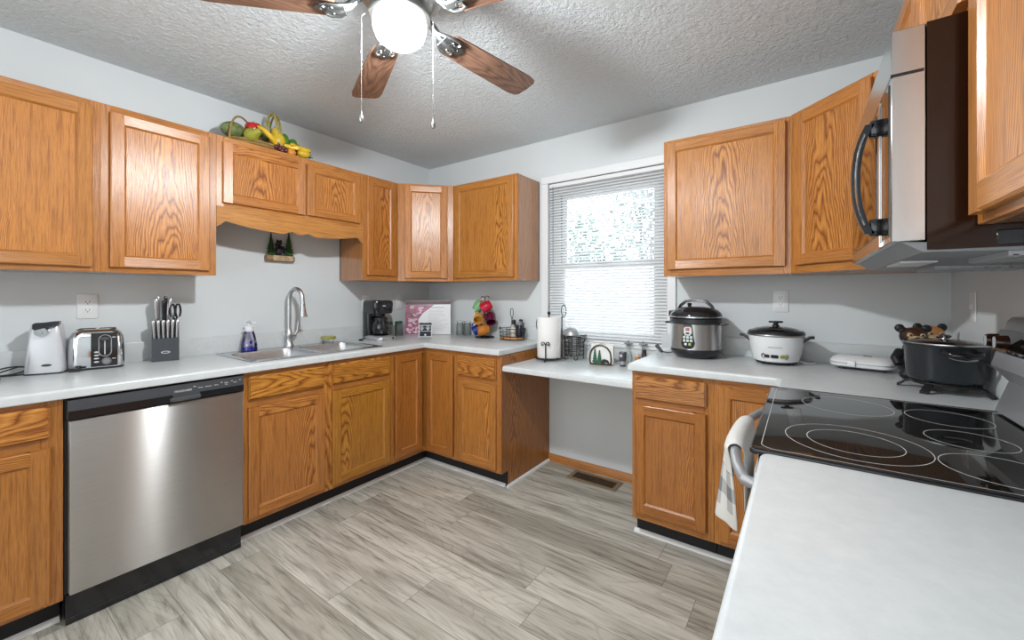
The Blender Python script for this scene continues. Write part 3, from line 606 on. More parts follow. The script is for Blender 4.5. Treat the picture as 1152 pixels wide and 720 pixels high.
# cooktop: glass plate in a thin steel frame
mb = MB(); slab(mb, rrect(0, -.345, HW, .318, .012, 3), .902, .9160, r=.004); fr_ = mb.build('cooktop_frame', 'black_gloss', rg)
mb = MB(); slab(mb, rrect(0, -.347, HW - .003, .313, .012, 3), .9161, .9180, r=.0015); gl = mb.build('glass_top', 'black_glass', rg)
def ringm(cx, cy, r, wd=.0016, sy=1.0, mat='ring_white', z=.9182):
    mb = MB(); mb.lathe([(r, z), (r + wd, z), (r + wd, z + .0002), (r, z + .0002), (r, z)], 72, (cx, cy, 0)); return mb.build('burner_ring', mat, gl, smooth=False)
ringm(.203, -.462, .135); ringm(.203, -.462, .090); ringm(-.190, -.225, .088); ringm(.028, -.232, .078); ringm(.240, -.232, .092); ringm(-.195, -.450, .112)
mb = MB()
pl = rrect(0, -.350, HW - .012, .292, .03, 6); pl2 = rrect(0, -.350, HW - .0135, .2905, .029, 6)
mb.loft([[(*p, .9182) for p in pl], [(*p, .9184) for p in pl], [(*p, .9184) for p in pl2], [(*p, .9182) for p in pl2]], cap0=False, cap1=False); mb.build('border_line', 'ring_white', gl, smooth=False)
# back control console
prof = [(-.030, .918), (-.088, .922), (-.060, 1.012), (-.096, 1.058), (-.086, 1.100), (-.012, 1.118), (-.012, .918)]
mb = MB(); mb.prism(prof, -HW, HW, 'x', bev=.004); bg_ = mb.build('backguard', 'grey_silver', rg, ang=30)
mb = MB(); mb.prism([(-.030, 1.100), (-.096, 1.108), (-.078, 1.166), (-.030, 1.170)], -HW + .004, HW - .004, 'x', bev=.003); mb.build('control_glass', 'black_glass', bg_, ang=30)
mb = MB(); mb.prism([(-.012, 1.112), (-.070, 1.150), (-.064, 1.190), (-.054, 1.204), (-.012, 1.208)], -HW, HW, 'x', bev=.004); mb.build('console_cap', 'steel_satin', bg_, ang=30)
for x in (-.33, -.26, .26, .33):
    mb = MB(); mm = Matrix.Rotation(R(90), 4, 'X'); mb.lathe([(0, .026), (.016, .026), (.019, .018), (.020, 0)], 20, (x, -.0930, 1.136), mat=mm); k_ = mb.build('knob', 'brown_gloss', bg_)
    mb = MB(); mb.box(x - .002, x + .002, -.1215, -.119, 1.12, 1.15); mb.build('knob_mark', 'steel', k_)

# towel over the oven handle (x is the room's, built in place)
hx, hz, hr = W - .723, .830, .0155
def towel():
    """folded towel hung over the bar: a thick front fall and a shorter back fall"""
    mb = MB(); bm = mb.bm; nv = 22; TH = .013
    path = [(-hr - .004 - .014 * (1 - k / 12), hz - .262 + .262 * k / 12) for k in range(13)]
    path += [(-(hr + .004) * cos(R(a)), hz + (hr + .004) * sin(R(a))) for a in (22, 45, 67, 90, 112, 135, 158)] + [(hr + .004, hz - .19 * k / 8) for k in range(9)]
    us = [0]
    for a, b in zip(path, path[1:]): us.append(us[-1] + math.dist(a, b))
    n = len(path); V = []
    for th in (0, 1):
        for i, (dx, z) in enumerate(path):
            row = []; low = max(0, (hz - z) / .262); front = i < 13
            if i < 13: nx, nz = -1, 0
            elif i < 20: nx, nz = dx / (hr + .004), (z - hz) / (hr + .004)
            else: nx, nz = 1, 0
            for j in range(nv + 1):
                v = j / nv; y = -1.085 - .325 * v; yy = -1.255 + (y + 1.255) * (1 - .20 * low)
                bow = .049 * (abs((yy + 1.240) / (HW - .022)) ** 2.6)
                wave = low * (.011 * sin(v * 11 + .6) + .005 * sin(v * 23))
                edge = min(1, min(v, 1 - v) * 9 + .25); t_ = TH * th * (edge if True else 1) * (.55 if not front else 1)
                cv = max(0, (v - .55) / .45); curl = low ** .7 * (0.044 * cv ** 1.5 - .014 * sin(pi * min(1, v / .7))); yy += low * .034 * cv * cv
                row.append(bm.verts.new((hx + bow + dx + nx * t_ + (-abs(wave) - .4 * wave + curl if front else 0), yy, z + nz * t_)))
            V.append(row)
    def quad(q, uvq):
        f = bm.faces.new(q)
        for lp, c_ in zip(f.loops, uvq): lp[mb.uv].uv = c_
    for base_ in (0, n):
        for i in range(n - 1):
            for j in range(nv):
                q = [(base_ + i, j), (base_ + i, j + 1), (base_ + i + 1, j + 1), (base_ + i + 1, j)]
                quad([V[a][b] for a, b in q], [(us[a - base_], b / nv * .33) for a, b in q])
    for i in range(n - 1):
        for j in (0, nv): quad([V[i][j], V[i + 1][j], V[n + i + 1][j], V[n + i][j]], [(us[i], .33), (us[i + 1], .33), (us[i + 1], .345), (us[i], .345)])
    for j in range(nv):
        for i in (0, n - 1): quad([V[i][j], V[i][j + 1], V[n + i][j + 1], V[n + i][j]], [(us[i], j / nv * .33)] * 4)
    o = mb.build('dish_towel', 'towel', ang=70, subs=1); return tag(o, 'grey and white checked dish towel draped over the oven handle', 'towel')
towel()

# ---------------------------------------------------------------- microwave
mw = thing('microwave', 'stainless and black microwave mounted above the range', 'microwave', (W, -1.240, 1.3565), -HP)
MD, MH = .419, .434; HWm = .380
mb = MB(); mb.prism([(-.004, .0), (-.368, .0), (-.368, MH), (-.004, MH)], -HWm, HWm, 'x'); mb.build('case', 'brown_gloss', mw, ang=20)
mb = MB(); mb.box(-HWm, HWm, -MD, -.369, .018, MH - .001, bev=.002); fd = mb.build('door_frame', 'steel', mw)
mb = MB(); mb.box(-HWm - .0006, HWm + .0006, -MD - .0005, -.372, MH - .092, MH - .086); mb.build('vent_seam', 'black_gloss', mw)
mb = MB(); mb.box(-HWm + .02, HWm - .19, -MD - .002, -MD + .001, .05, MH - .10); mb.build('door_glass', 'black_glass', mw)
mb = MB(); mb.box(HWm - .116, HWm - .015, -MD - .002, -MD + .001, .03, MH - .10); mb.build('keypad_panel', 'black_glass', mw)
mb = MB(); mb.box(HWm - .126, HWm - .120, -MD - .004, -MD + .001, .02, MH - .095); mb.build('door_seam_trim', 'chrome', mw)
hxm = .255; mb = MB(); pts = []
for k in range(13):
    a = -1 + 2 * k / 12; pts.append((hxm, -MD - .012 - .024 * (1 - abs(a) ** 2.4), .172 + .122 * a))
sec = lambda p, q: [(p[0] - .012, p[1], p[2]), (p[0] - .012, p[1] - .016, p[2]), (p[0] + .012, p[1] - .016, p[2]), (p[0] + .012, p[1], p[2])]
mb.loft([sec(p, 0) for p in pts]); mb.box(hxm - .012, hxm + .012, -MD - .020, -MD + .002, .045, .082, bev=.003); mb.box(hxm - .012, hxm + .012, -MD - .020, -MD + .002, .266, .302, bev=.003)
mb.build('door_handle', 'black_gloss', mw, ang=50)
mb = MB(); mb.tube([(p[0] + .0125, p[1] - .008, p[2]) for p in pts[1:-1]], .0022, 6); mb.build('handle_trim', 'chrome', mw)
mb = MB(); mb.prism([(-.36, -.0005), (-.366, .0145), (-.405, .0175), (-.372, -.004), (-.02, -.012), (-.012, -.0005)], -HWm + .002, HWm - .002, 'x'); mb.build('underside', 'mid_grey', mw, ang=20)
mb = MB(); mb.box(-.10, .10, -.365, -.30, -.0085, -.001); mb.build('lamp_lens', 'white_plastic', mw)
for x in (-.25, .25):
    mb = MB(); mb.box(x - .11, x + .11, -.26, -.06, -.0155, -.005)
    for k in range(9): mb.box(x - .11, x + .11, -.255 + k * .022, -.248 + k * .022, -.017, -.013)
    mb.build('grease_filter', 'grey_silver', mw)
mb = MB(); mb.box(HWm - .002, HWm + .0025, -.28, -.06, .004, .030, bev=.002); mb.build('side_vent', 'black_gloss', mw)

# ---------------------------------------------------------------- sink and tap
sk = thing('sink', 'double bowl stainless steel drop in sink', 'sink', (SK[0], SK[1], CT))
mb = MB(); hw, hh = SK[2], SK[3]
b1 = rrect(.030, -.193, .190, .180, .055, 6); b2 = rrect(.030, .193, .190, .180, .055, 6)
outer = rrect(0, 0, hw, hh, .03, 5); bm = mb.bm
slab(mb, outer, .0003, .005, [b1, b2], r=.003); mb.build('rim', 'steel', sk)
for cy in (-.193, .193):
    mb = MB(); loops = []
    for (ins, z) in ((0, .004), (.003, -.003), (.008, -.06), (.014, -.13), (.024, -.160), (.05, -.170), (.12, -.174)): loops.append([(*p, z) for p in rrect(.030, cy, .190 - ins, .180 - ins, max(.055 - ins * .2, .02), 6)])
    inner = loops; outer_ = [[(*p, z) for p in rrect(.030, cy, .1915 - ins, .1815 - ins, max(.055 - ins * .2, .02), 6)] for (ins, z) in ((.13, -.176), (.05, -.172), (.022, -.162), (.012, -.13), (.006, -.06), (.001, -.003), (0, .002))]
    mb.loft(inner + outer_, cap0=False, cap1=False); mb.loft([inner[-1], outer_[0]], cap0=False, cap1=False)
    mb.bm.faces.new([mb.bm.verts.new(p) for p in inner[-1]])
    bo = mb.build('bowl', 'steel_satin', sk, ang=60); mb = MB(); mb.lathe([(0, -.1725), (.03, -.1725), (.042, -.1705), (.044, -.1735), (0, -.1745)], 24, (.03, cy, 0)); mb.build('drain', 'chrome', bo)
mb = MB(); mb.lathe([(0, .0055), (.010, .0055), (.012, .003)], 12, (-.225, -.375, 0)); mb.build('hole_plug', 'soap_blue', sk); 
tp = thing('kitchen_tap', 'tall brushed steel pull down tap behind the sink', 'tap', (.072, -1.335, CT + .0052))
mb = MB(); mb.lathe([(0, 0), (.030, 0), (.030, .006), (.024, .014), (.019, .06), (.0205, .064), (.0205, .088), (.017, .094), (.0145, .12), (.0, .12)], 24); mb.build('tap_body', 'steel_satin', tp)
aim = Vector((.94, .32, 0)); pts = [(0, 0, .11), (0, 0, .27)]
for a in range(15, 181, 15): d = aim * (.056 * (1 - cos(R(a)))); pts.append((d.x, d.y, .315 + .072 * sin(R(a))))
pts.insert(2, (0, 0, .315)); e_ = aim * .115
pts.append((e_.x, e_.y, .285)); mb = MB(); mb.tube(pts, .0138, 12); mb.build('spout', 'steel_satin', tp)
mb = MB(); mb.tube([(e_.x, e_.y, .288), (e_.x * 1.01, e_.y * 1.01, .25), (e_.x * 1.04, e_.y * 1.04, .205), (e_.x * 1.05, e_.y * 1.05, .198)], [.0150, .0175, .0245, .0235], 16); mb.build('spray_head', 'steel', tp)
mb = MB(); mb.cyl((0, .012, .075), (.004, .040, .078), .012, .013, 12); mb.tube([(.004, .040, .078), (.008, .052, .10), (.012, .058, .165)], [.009, .008, .007], 10); mb.build('lever', 'steel_satin', tp)

# ---------------------------------------------------------------- soap bottle, jar lid
so = thing('soap_bottle', 'clear pump soap bottle with purple blue liquid at the sink corner', 'soap bottle', (.082, -1.582, CT + .0052), R(20))
mb = MB(); mb.lathe([(0, .0), (.043, .0), (.046, .004), (.042, .04), (.034, .09), (.026, .118), (.022, .125), (.0, .125)], 28); mb.build('bottle', 'soap_clear', so)
mb = MB(); mb.lathe([(0, .002), (.0405, .002), (.0425, .006), (.0405, .024), (0, .024)], 28); mb.build('soap_liquid', 'soap_blue', so)
mb = MB(); mb.lathe([(.0235, .118), (.024, .150), (.012, .153), (.006, .156), (.006, .176), (0, .176)], 20); mb.build('collar', 'white_plastic', so)
mb = MB(); mb.prism([(-.012, -.010), (.045, -.005), (.052, 0), (.045, .005), (-.012, .010)], .172, .180, 'z'); mb.lathe([(0, .18), (.018, .18), (.010, .186), (0, .192)], 16); mb.build('pump_head', 'silver_plastic', so)
for q in range(5):
    mb = MB(); a = -1.0 + q * .55; rr_ = .040 - .006 * (q % 3); z = .035 + .018 * (q % 3)
    mb.sph((rr_ * cos(a) * .93, rr_ * sin(a) * .93, z), (.006, .008, .010), 8, 6); mb.build('flower_print', 'soap_blue' if q % 2 else 'white_plastic', so)
jl = thing('jar', 'short glass jar with yellow green lid behind the right sink bowl', 'jar', (.122, -1.085, CT + .0052))
mb = MB(); mb.lathe([(0, 0), (.040, 0), (.042, .004), (.042, .026), (.038, .030), (0, .030)], 28); mb.build('glass', 'jar_glass', jl)
mb = MB(); mb.lathe([(0, .031), (.049, .031), (.050, .034), (.050, .046), (.046, .049), (.02, .0485), (0, .048)], 32); mb.build('lid', 'lid_green', jl)

# ---------------------------------------------------------------- outlets
def outlet(label, loc, rz, kind='duplex', name='wall_outlet'):
    o = thing(name, label, 'outlet' if kind != 'switch' else 'switch', loc, rz, 'wall plates')
    mb = MB(); mb.box(-.037, .037, -.006, -.0005, -.061, .061, bev=.003, seg=2); mb.build('cover_plate', 'white_plastic', o)
    if kind == 'switch':
        mb = MB(); mb.box(-.006, .006, -.012, -.005, -.013, .013, bev=.002); mb.build('toggle', 'white_plastic', o)
    else:
        for z in (-.020, .020):
            mb = MB(); mb.prism([(-.0165, z - .009), (-.0165, z + .009), (-.010, z + .0145), (.010, z + .0145), (.0165, z + .009), (.0165, z - .009), (.010, z - .0145), (-.010, z - .0145)], -.0078, -.005, 'y'); rc = mb.build('receptacle', 'white_plastic', o)
            mb = MB(); mb.box(-.0075, -.0055, -.0082, -.0075, z - .002, z + .007); mb.box(.0055, .0075, -.0082, -.0075, z - .002, z + .007); mb.lathe([(0, -.0082), (.0026, -.0082), (.0026, -.0075)], 8, (0, 0, z - .007), 'y'); mb.build('slots', 'ink', rc)
    return o
outlet('white double outlet on the left wall above the toaster', (0, -2.275, 1.210), HP)
outlet('white double outlet on the left wall just behind the coffee maker', (0, -.690, 1.20), HP)
outlet('white switch plate on the left wall near the recipe board', (0, -.355, 1.20), HP, 'switch', 'wall_switch')
outlet('white double outlet on the back wall above the rice cooker', (2.805, 0, 1.232), 0)
outlet('white switch plate on the right wall behind the stock pot', (W, -.305, 1.220), -HP, 'switch', 'wall_switch')

# ---------------------------------------------------------------- bear and pine plaque
pq = thing('wall_plaque', 'small wall plaque with black bear between two pine trees on a log sign', 'plaque', (0, -1.3715, 1.4885), HP)
mb = MB(); mb.tube([(-.090, -.022, .022), (.090, -.022, .022)], .0215, 14); mb.build('log', 'log', pq)
mb = MB(); mb.box(-.052, .078, -.0465, -.040, .006, .040, bev=.002); mb.build('sign_board', 'muzzle', pq)
for (z, s) in ((.031, 'LIVE WELL'), (.016, 'BEAR LODGE')): text_part('lettering', s, .0135, 'ink', pq, (.013, -.0468, z), (R(90), 0, 0))
def pine(x, h, r, sd):
    rr = random.Random(sd); mb = MB(); mb.cyl((x, -.02, .04), (x, -.02, .04 + h), .004, .001, 6)
    for k in range(8):
        z = .045 + h * k / 8.6; rad = r * (1 - k / 8.8); ring = []
        for q in range(14): rq = rad * (1 if q % 2 else .62) * rr.uniform(.85, 1.1); ring.append((x + rq * cos(q * pi / 7), -.02 + rq * .55 * sin(q * pi / 7), z))
        v = [mb.bm.verts.new(p) for p in ring]; tpv = mb.bm.verts.new((x, -.02, z + h / 4.6)); bt = mb.bm.verts.new((x, -.02, z + .004))
        for q in range(14): mb.bm.faces.new((v[q], v[(q + 1) % 14], tpv)); mb.bm.faces.new((v[(q + 1) % 14], v[q], bt))
    return mb.build('pine_tree', 'pine', pq, smooth=False)
pine(-.055, .150, .034, 3); pine(.060, .165, .040, 4)
mb = MB(); mb.sph((0, -.02, .075), (.030, .018, .036)); mb.sph((-.004, -.022, .128), (.019, .016, .017)); mb.sph((-.016, -.026, .124), (.010, .009, .008)); mb.sph((-.014, -.02, .143), (.006, .004, .006), 8, 6); mb.sph((.009, -.02, .143), (.006, .004, .006), 8, 6)
mb.tube([(.014, -.022, .10), (.034, -.026, .085), (.040, -.028, .060)], [.010, .009, .007], 8); mb.tube([(-.016, -.022, .10), (-.030, -.03, .115)], [.010, .007], 8); mb.tube([(.012, -.022, .055), (.018, -.03, .042)], [.014, .010], 8); mb.tube([(-.014, -.022, .055), (-.020, -.03, .042)], [.014, .010], 8)
mb.build('bear', 'bear_black', pq)

# floor register
vr = thing('floor_register', 'brown metal floor vent under the desk', 'vent', (1.742, -.120, .0005), R(-1))
mb = MB(); o_ = rrect(0, 0, .178, .075, .004, 2); slab(mb, o_, 0, .005, [rrect(0, 0, .150, .047, .003, 2)], r=.002); mb.build('frame', 'brown_metal', vr)
mb = MB(); mb.box(-.152, .152, -.049, .049, .0002, .0008); mb.build('duct_opening', 'dark_hole', vr)
mb = MB()
for k in range(24): x = -.145 + k * .0126; mb.box(x, x + .004, -.048, .048, .001, .0042)
for k in range(5): y = -.036 + k * .018; mb.box(-.15, .15, y - .002, y + .002, .001, .0044)
mb.build('grille', 'bronze', vr)
# ---------------------------------------------------------------- left counter appliances
co_ = thing('can_opener', 'silver electric can opener with black lever left of the toaster', 'can opener', (.105, -2.418, CT), R(70))
mb = MB(); loops = []
for (z, hw, hd, y) in ((.003, .060, .050, 0), (.03, .060, .050, 0), (.10, .055, .047, .002), (.17, .050, .043, .004), (.205, .047, .040, .005), (.221, .044, .036, .006), (.228, .036, .028, .006)): loops.append([(px, py + y, z) for px, py in rrect(0, 0, hw, hd, .018, 5)])
mb.loft(loops); mb.build('housing', 'silver_plastic', co_, ang=50)
mb = MB(); mb.loft([[(*p, z) for p in rrect(0, 0, .061, .051, .018, 5)] for z in (.0005, .006)]); mb.build('base_strip', 'black_plastic', co_)
mb = MB(); mb.loft([[(-.030, -.030 + q * .0, .205), (-.030, -.056, .205), (-.030, -.056, .232), (-.030, -.030, .232)], [(.046, -.030, .222), (.046, -.058, .222), (.046, -.058, .236), (.046, -.030, .236)]] if False else [[(x, -.028, z0), (x, -.060, z0), (x, -.060, z1), (x, -.028, z1)] for x, z0, z1 in ((-.030, .204, .224), (-.022, .198, .230), (.005, .206, .231), (.030, .217, .235), (.050, .222, .236))])
mb.build('lever', 'black_gloss', co_)
mb = MB(); mb.lathe([(0, -.058), (.020, -.058), (.023, -.050), (.024, -.036)], 24, (-.006, 0, .190), 'y'); mb.lathe([(0, -.066), (.007, -.066), (.008, -.056)], 12, (-.006, 0, .186), 'y'); mb.build('cutting_wheel', 'chrome', co_)
mb = MB(); mb.lathe([(0, -.0512), (.016, -.0512), (.0165, -.049)], 24, (.010, 0, .040), 'y', sx=1, sy=.34); mb.build('badge', 'ink', co_)
mb = MB(); mb.tube([(-.055, .02, .03), (-.09, .01, .034), (-.13, -.005, .020), (-.16, -.01, .006), (-.20, -.02, .005), (-.24, -.02, .005)], .0032, 8)
lp = [(-.058 - .048 + .050 * cos(a), -.020 - .012 * sin(a), .022 + .019 * sin(a + .4)) for a in [k * 2 * pi / 18 for k in range(19)]]
mb.tube(lp, .0032, 8); mb.tube([(-.06, -.03, .005), (-.10, -.035, .004), (-.15, -.03, .004), (-.20, -.035, .004), (-.26, -.04, .004)], .0032, 8); mb.build('power_cord', 'black_plastic', co_)
ts = thing('toaster', 'chrome and black two slice toaster between the can opener and the knife block', 'toaster', (.110, -2.258, CT), R(78))
mb = MB(); loops = []
for (z, hw, hd) in ((.010, .095, .062), (.03, .097, .064), (.10, .096, .063), (.15, .092, .060), (.175, .084, .054), (.188, .070, .044)): loops.append([(px, py, z) for px, py in rrect(0, 0, hw, hd, .040, 7)])
mb.loft(loops); mb.build('shell', 'chrome', ts, ang=50)
mb = MB(); mb.loft([[(*p, z) for p in rrect(0, 0, hw, hd, .038, 7)] for z, hw, hd in ((.0005, .088, .056), (.004, .094, .061), (.013, .094, .061))]); mb.build('base', 'black_plastic', ts)
mb = MB(); mb.loft([[(*p, z) for p in rrect(0, 0, hw, hd, .030, 6)] for z, hw, hd in ((.1875, .069, .043), (.1915, .066, .041))]); tr_ = mb.build('top_plate', 'steel_satin', ts)
for x in (-.032, .036):
    mb = MB(); mb.box(x - .028, x + .028, -.030, -.008, .1905, .1922); mb.box(x - .028, x + .028, .008, .030, .1905, .1922); mb.build('bread_slot', 'dark_hole', tr_)
mb = MB(); loops = []
for (z, y) in ((.014, -.0655), (.10, -.0655), (.15, -.0625), (.172, -.0570)): loops.append([(-.018, y + .012, z), (-.018, y, z), (.030, y - .001, z), (.072, y, z), (.072, y + .012, z)])
mb.loft(loops); fp = mb.build('control_face', 'black_gloss', ts, ang=60)
mb = MB(); rim = [(px, -.0682, pz) for px, pz in rrect(.030, .112, .021, .050, .0205, 6)]; mb.tube(rim, .0022, 6, closed=True); mb.build('lever_surround', 'grey_silver', fp)
mb = MB(); mb.box(.027, .031, -.0690, -.066, .07, .135); mb.build('lever_track', 'silver_plastic', fp)
mb = MB(); mb.lathe([(0, -.084), (.016, -.082), (.018, -.067)], 20, (.030, 0, .145), 'y', sy=.55); mb.build('lever_knob', 'dark_grey', fp)
for z in (.036, .052, .067, .082):
    mb = MB(); mb.lathe([(0, -.0690), (.0085, -.0684), (.0095, -.066)], 14, (.001, 0, z), 'y', sy=.42); mb.build('button', 'silver_plastic', fp)
mb = MB(); mb.lathe([(0, -.080), (.012, -.080), (.0135, -.067)], 20, (.035, 0, .038), 'y'); mb.lathe([(.014, -.0685), (.017, -.0685), (.017, -.066), (.014, -.066)], 24, (.035, 0, .038), 'y'); mb.build('browning_dial', 'mid_grey', fp)
for z in (.048, .150):
    mb = MB(); mb.box(.054, .066, -.0672, -.064, z - .0015, z + .0015); mb.build('mark', 'text_white', fp)
mb = MB(); mb.tube([(-.088, .02, .09), (-.104, .01, .06), (-.110, -.01, .02), (-.106, -.05, .006), (-.085, -.082, .006)], .0034, 8)
mb.box(-.088, -.050, -.096, -.074, .001, .018, bev=.003); mb.box(-.050, -.036, -.090, -.087, .006, .013); mb.box(-.050, -.036, -.083, -.080, .006, .013); mb.build('power_cord', 'black_plastic', ts)

kb = thing('knife_block', 'slanted dark grey knife block full of steel handled knives', 'knife block', (.078, -1.990, CT), R(76))
mb = MB(); mb.prism([(-.060, .001), (.035, .001), (.022, .190), (-.020, .215), (-.030, .130), (-.060, .120)], -.056, .056, 'x', bev=.002); kbb = mb.build('block', 'dark_grey', kb, ang=25)
mb = MB(); mb.lathe([(0, -.0608), (.018, -.0608), (.0185, -.0595)], 28, (0, 0, .048), 'y', sy=.36); mb.build('badge', 'text_white', kbb)
mb = MB(); mb.lathe([(0, -.0612), (.0145, -.0612), (.015, -.0603)], 28, (0, 0, .048), 'y', sy=.26); mb.build('badge_centre', 'dark_grey', kbb)
KM = Matrix.Translation((.078, -1.990, CT)) @ Matrix.Rotation(R(76), 4, 'Z')
def knife(label, x, y, z, L, rr_, mat, group, lean=8, tilt=0, name='knife', hole=False):
    o = thing(name, label, 'knife', (0, 0, 0), 0, group)
    o.matrix_world = KM @ Matrix.Translation((x, y, z)) @ Matrix.Rotation(R(lean), 4, 'X') @ Matrix.Rotation(R(tilt), 4, 'Y')
    mb = MB(); loops = []
    for (t_, a, b) in ((0, .72, .8), (.08, .85, .9), (.35, .9, .85), (.6, 1.0, .95), (.85, 1.18, 1.05), (.97, 1.05, 1.0), (1.0, .8, .8)): loops.append([(px, py, t_ * L) for px, py in rrect(0, -.0015 * sin(t_ * 3), rr_ * .72 * a, rr_ * 1.25 * b, rr_ * .55, 4)])
    mb.loft(loops); h_ = mb.build('handle', mat, o)
    if mat != 'steel_satin':
        mb = MB(); mb.lathe([(rr_ * .8, L * .90), (rr_ * .95, L * .96), (rr_ * .6, L * 1.012), (0, L * 1.014)], 12, sx=.95, sy=1.3); mb.build('steel_cap', 'steel_satin', h_)
    mb = MB(); mb.box(-.0008, .0008, -.007, .007, -.022, .002); mb.build('blade', 'steel', o)
    return o
od_ = ('leftmost', 'second from left', 'third from left', 'third from right', 'second from right', 'rightmost')
for k in range(6): knife('%s of six steel steak knives in the block front row' % od_[k], -.045 + .018 * k, -.045, .122, .098, .0085, 'steel_satin', 'steak knives in the front row', 3, (k - 2.5) * 1.1, 'steak_knife')
for (lb, x, y, z, L, rr_, mt, ln, tl) in (
    ('large chef knife with bright steel handle at the left of the upper row', -.036, -.008, .206, .130, .0115, 'steel_satin', 6, -1), ('tall bright steel knife handle behind the chef knife', -.030, .010, .198, .150, .010, 'steel_satin', 6, 0),
    ('black handled knife with steel cap in the middle of the upper row', -.008, -.004, .205, .118, .0105, 'black_gloss', 6, 0), ('tall black knife handle at the back of the upper row', -.002, .012, .196, .150, .010, 'black_gloss', 5, 1),
    ('slim steel knife handle right of the middle in the upper row', .016, .004, .200, .135, .0095, 'steel_satin', 6, 2)): knife(lb, x, y, z, L, rr_, mt, 'big knives in the upper row', ln, tl)
sc = thing('kitchen_shears', 'black loop handled kitchen shears at the right of the knife block', 'scissors'); sc.matrix_world = KM @ Matrix.Translation((.040, -.002, .203)) @ Matrix.Rotation(R(6), 4, 'X')
mb = MB()
for s in (-1, 1): mb.tube([(s * .002, 0, -.01), (s * .004, 0, .02)] + [(s * (.012 - .011 * cos(a)), s * .003, .062 + .038 * sin(a)) for a in [R(-70 + 28 * q) for q in range(12)]], .0052, 8)
mb.build('finger_loops', 'black_gloss', sc); mb = MB(); mb.box(-.004, .004, -.001, .001, -.02, .012); mb.build('blade', 'steel', sc)

bd = thing('blender', 'dark based glass blender just entering the left edge of the picture', 'blender', (.22, -2.640, CT))
mb = MB(); mb.lathe([(0, .001), (.080, .001), (.084, .006), (.078, .05), (.060, .10), (.055, .112), (0, .112)], 28); mb.build('motor_base', 'black_gloss', bd)
mb = MB(); mb.lathe([(.045, .113), (.048, .125), (.062, .23), (.068, .30), (.071, .305), (.066, .30), (.059, .23), (.045, .128), (0, .120)], 28); mb.build('jug', 'jar_glass', bd)
mb = MB(); mb.tube([(-.066, 0, .28), (-.10, 0, .275), (-.105, 0, .20), (-.060, 0, .17)], .008, 8); mb.build('jug_handle', 'jar_glass', bd); mb = MB(); mb.lathe([(0, .302), (.066, .304), (.066, .318), (.03, .322), (.028, .34), (0, .341)], 28); mb.build('jug_lid', 'black_plastic', bd)

# ---------------------------------------------------------------- coffee maker
cm = thing('coffee_maker', 'black drip coffee maker with glass carafe in the left corner', 'coffee maker', (.165, -.690, CT), R(84))
mb = MB(); mb.prism([(-.085, .10)] and [(px, py) for px, py in rrect(0, .065, .083, .042, .025, 5)], .001, .245, 'z'); mb.build('water_tank', 'black_gloss', cm)
mb = MB(); loops = [[(px, py, z) for px, py in rrect(0, .010, hw, hd, .04, 6)] for z, hw, hd in ((.205, .080, .095), (.225, .086, .100), (.285, .088, .102), (.302, .084, .098), (.308, .070, .085))]; mb.loft(loops); mb.build('brew_head', 'black_gloss', cm, ang=50)
mb = MB(); loops = [[(px, py, z) for px, py in rrect(0, -.015, hw, hd, .05, 6)] for z, hw, hd in ((.001, .086, .125), (.020, .086, .125), (.030, .080, .118), (.034, .070, .108))]; mb.loft(loops); mb.build('base', 'grey_silver', cm, ang=50)
mb = MB(); mb.lathe([(0, .035), (.055, .035), (.060, .038)], 28, (0, -.035, 0)); mb.build('warming_plate', 'black_matte', cm)
mb = MB(); mb.lathe([(0, .040), (.050, .040), (.060, .052), (.068, .085), (.062, .125), (.048, .150), (.045, .165), (.046, .168)], 32, (0, -.035, 0)); cf_ = mb.build('carafe', 'carafe', cm)
mb = MB(); mb.lathe([(.047, .150), (.050, .152), (.050, .170), (.03, .180), (0, .181)], 28, (0, -.035, 0)); mb.lathe([(.0615, .120), (.0645, .120), (.0645, .130), (.0600, .130)], 28, (0, -.035, 0)); mb.build('carafe_lid', 'black_plastic', cf_)
mb = MB(); mb.tube([(-.018, -.078, .165), (-.030, -.112, .168), (-.036, -.128, .145), (-.035, -.126, .09), (-.027, -.106, .068), (-.022, -.094, .074)], [.010, .011, .010, .009, .009, .008], 10); mb.build('carafe_handle', 'black_gloss', cf_)
mb = MB(); mb.box(-.02, .004, -.0945, -.090, .262, .267); mb.build('badge', 'text_white', cm); mb = MB(); mb.box(.030, .050, -.142, -.136, .012, .022, bev=.002); mb.build('power_switch', 'black_gloss', cm)
mb = MB(); mb.tube([(-.078, .06, .02), (-.11, .03, .006), (-.14, .00, .005)], .0032, 8); mb.box(-.165, -.138, -.012, .008, .001, .014, bev=.003); mb.build('power_cord', 'black_plastic', cm)
# glass jars
def mason(label, loc, grp, h=.125, r=.036, lid='steel'):
    o = thing('glass_jar', label, 'jar', loc, 0, grp); mb = MB()
    mb.lathe([(0, .001), (r * .9, .001), (r, .006), (r, h * .70), (r * .78, h * .80), (r * .76, h * .86), (r * .70, h * .86), (r * .72, h * .80), (r * .92, h * .69), (r * .92, .010), (0, .008)], 24); mb.build('jar_body', 'jar_glass', o)
    mb = MB(); mb.lathe([(r * .74, h * .82), (r * .85, h * .82), (r * .86, h * .98), (r * .8, h), (0, h)], 24); mb.build('jar_lid', lid, o); return o
mason('clear glass jar between the recipe board and the mug tree, left of two', (.472, -.082, CT), 'glass jars on the corner counter', lid='jar_glass'); mason('clear glass jar between the recipe board and the mug tree, right of two', (.552, -.078, CT), 'glass jars on the corner counter', lid='jar_glass')
mason('glass jar with dark green lid half hidden behind the coffee maker', (.075, -.520, CT), 'glass jars on the corner counter', lid='pine_flat'); mason('glass jar with dark green lid between coffee maker and recipe board', (.085, -.430, CT), 'glass jars on the corner counter', lid='pine_flat')

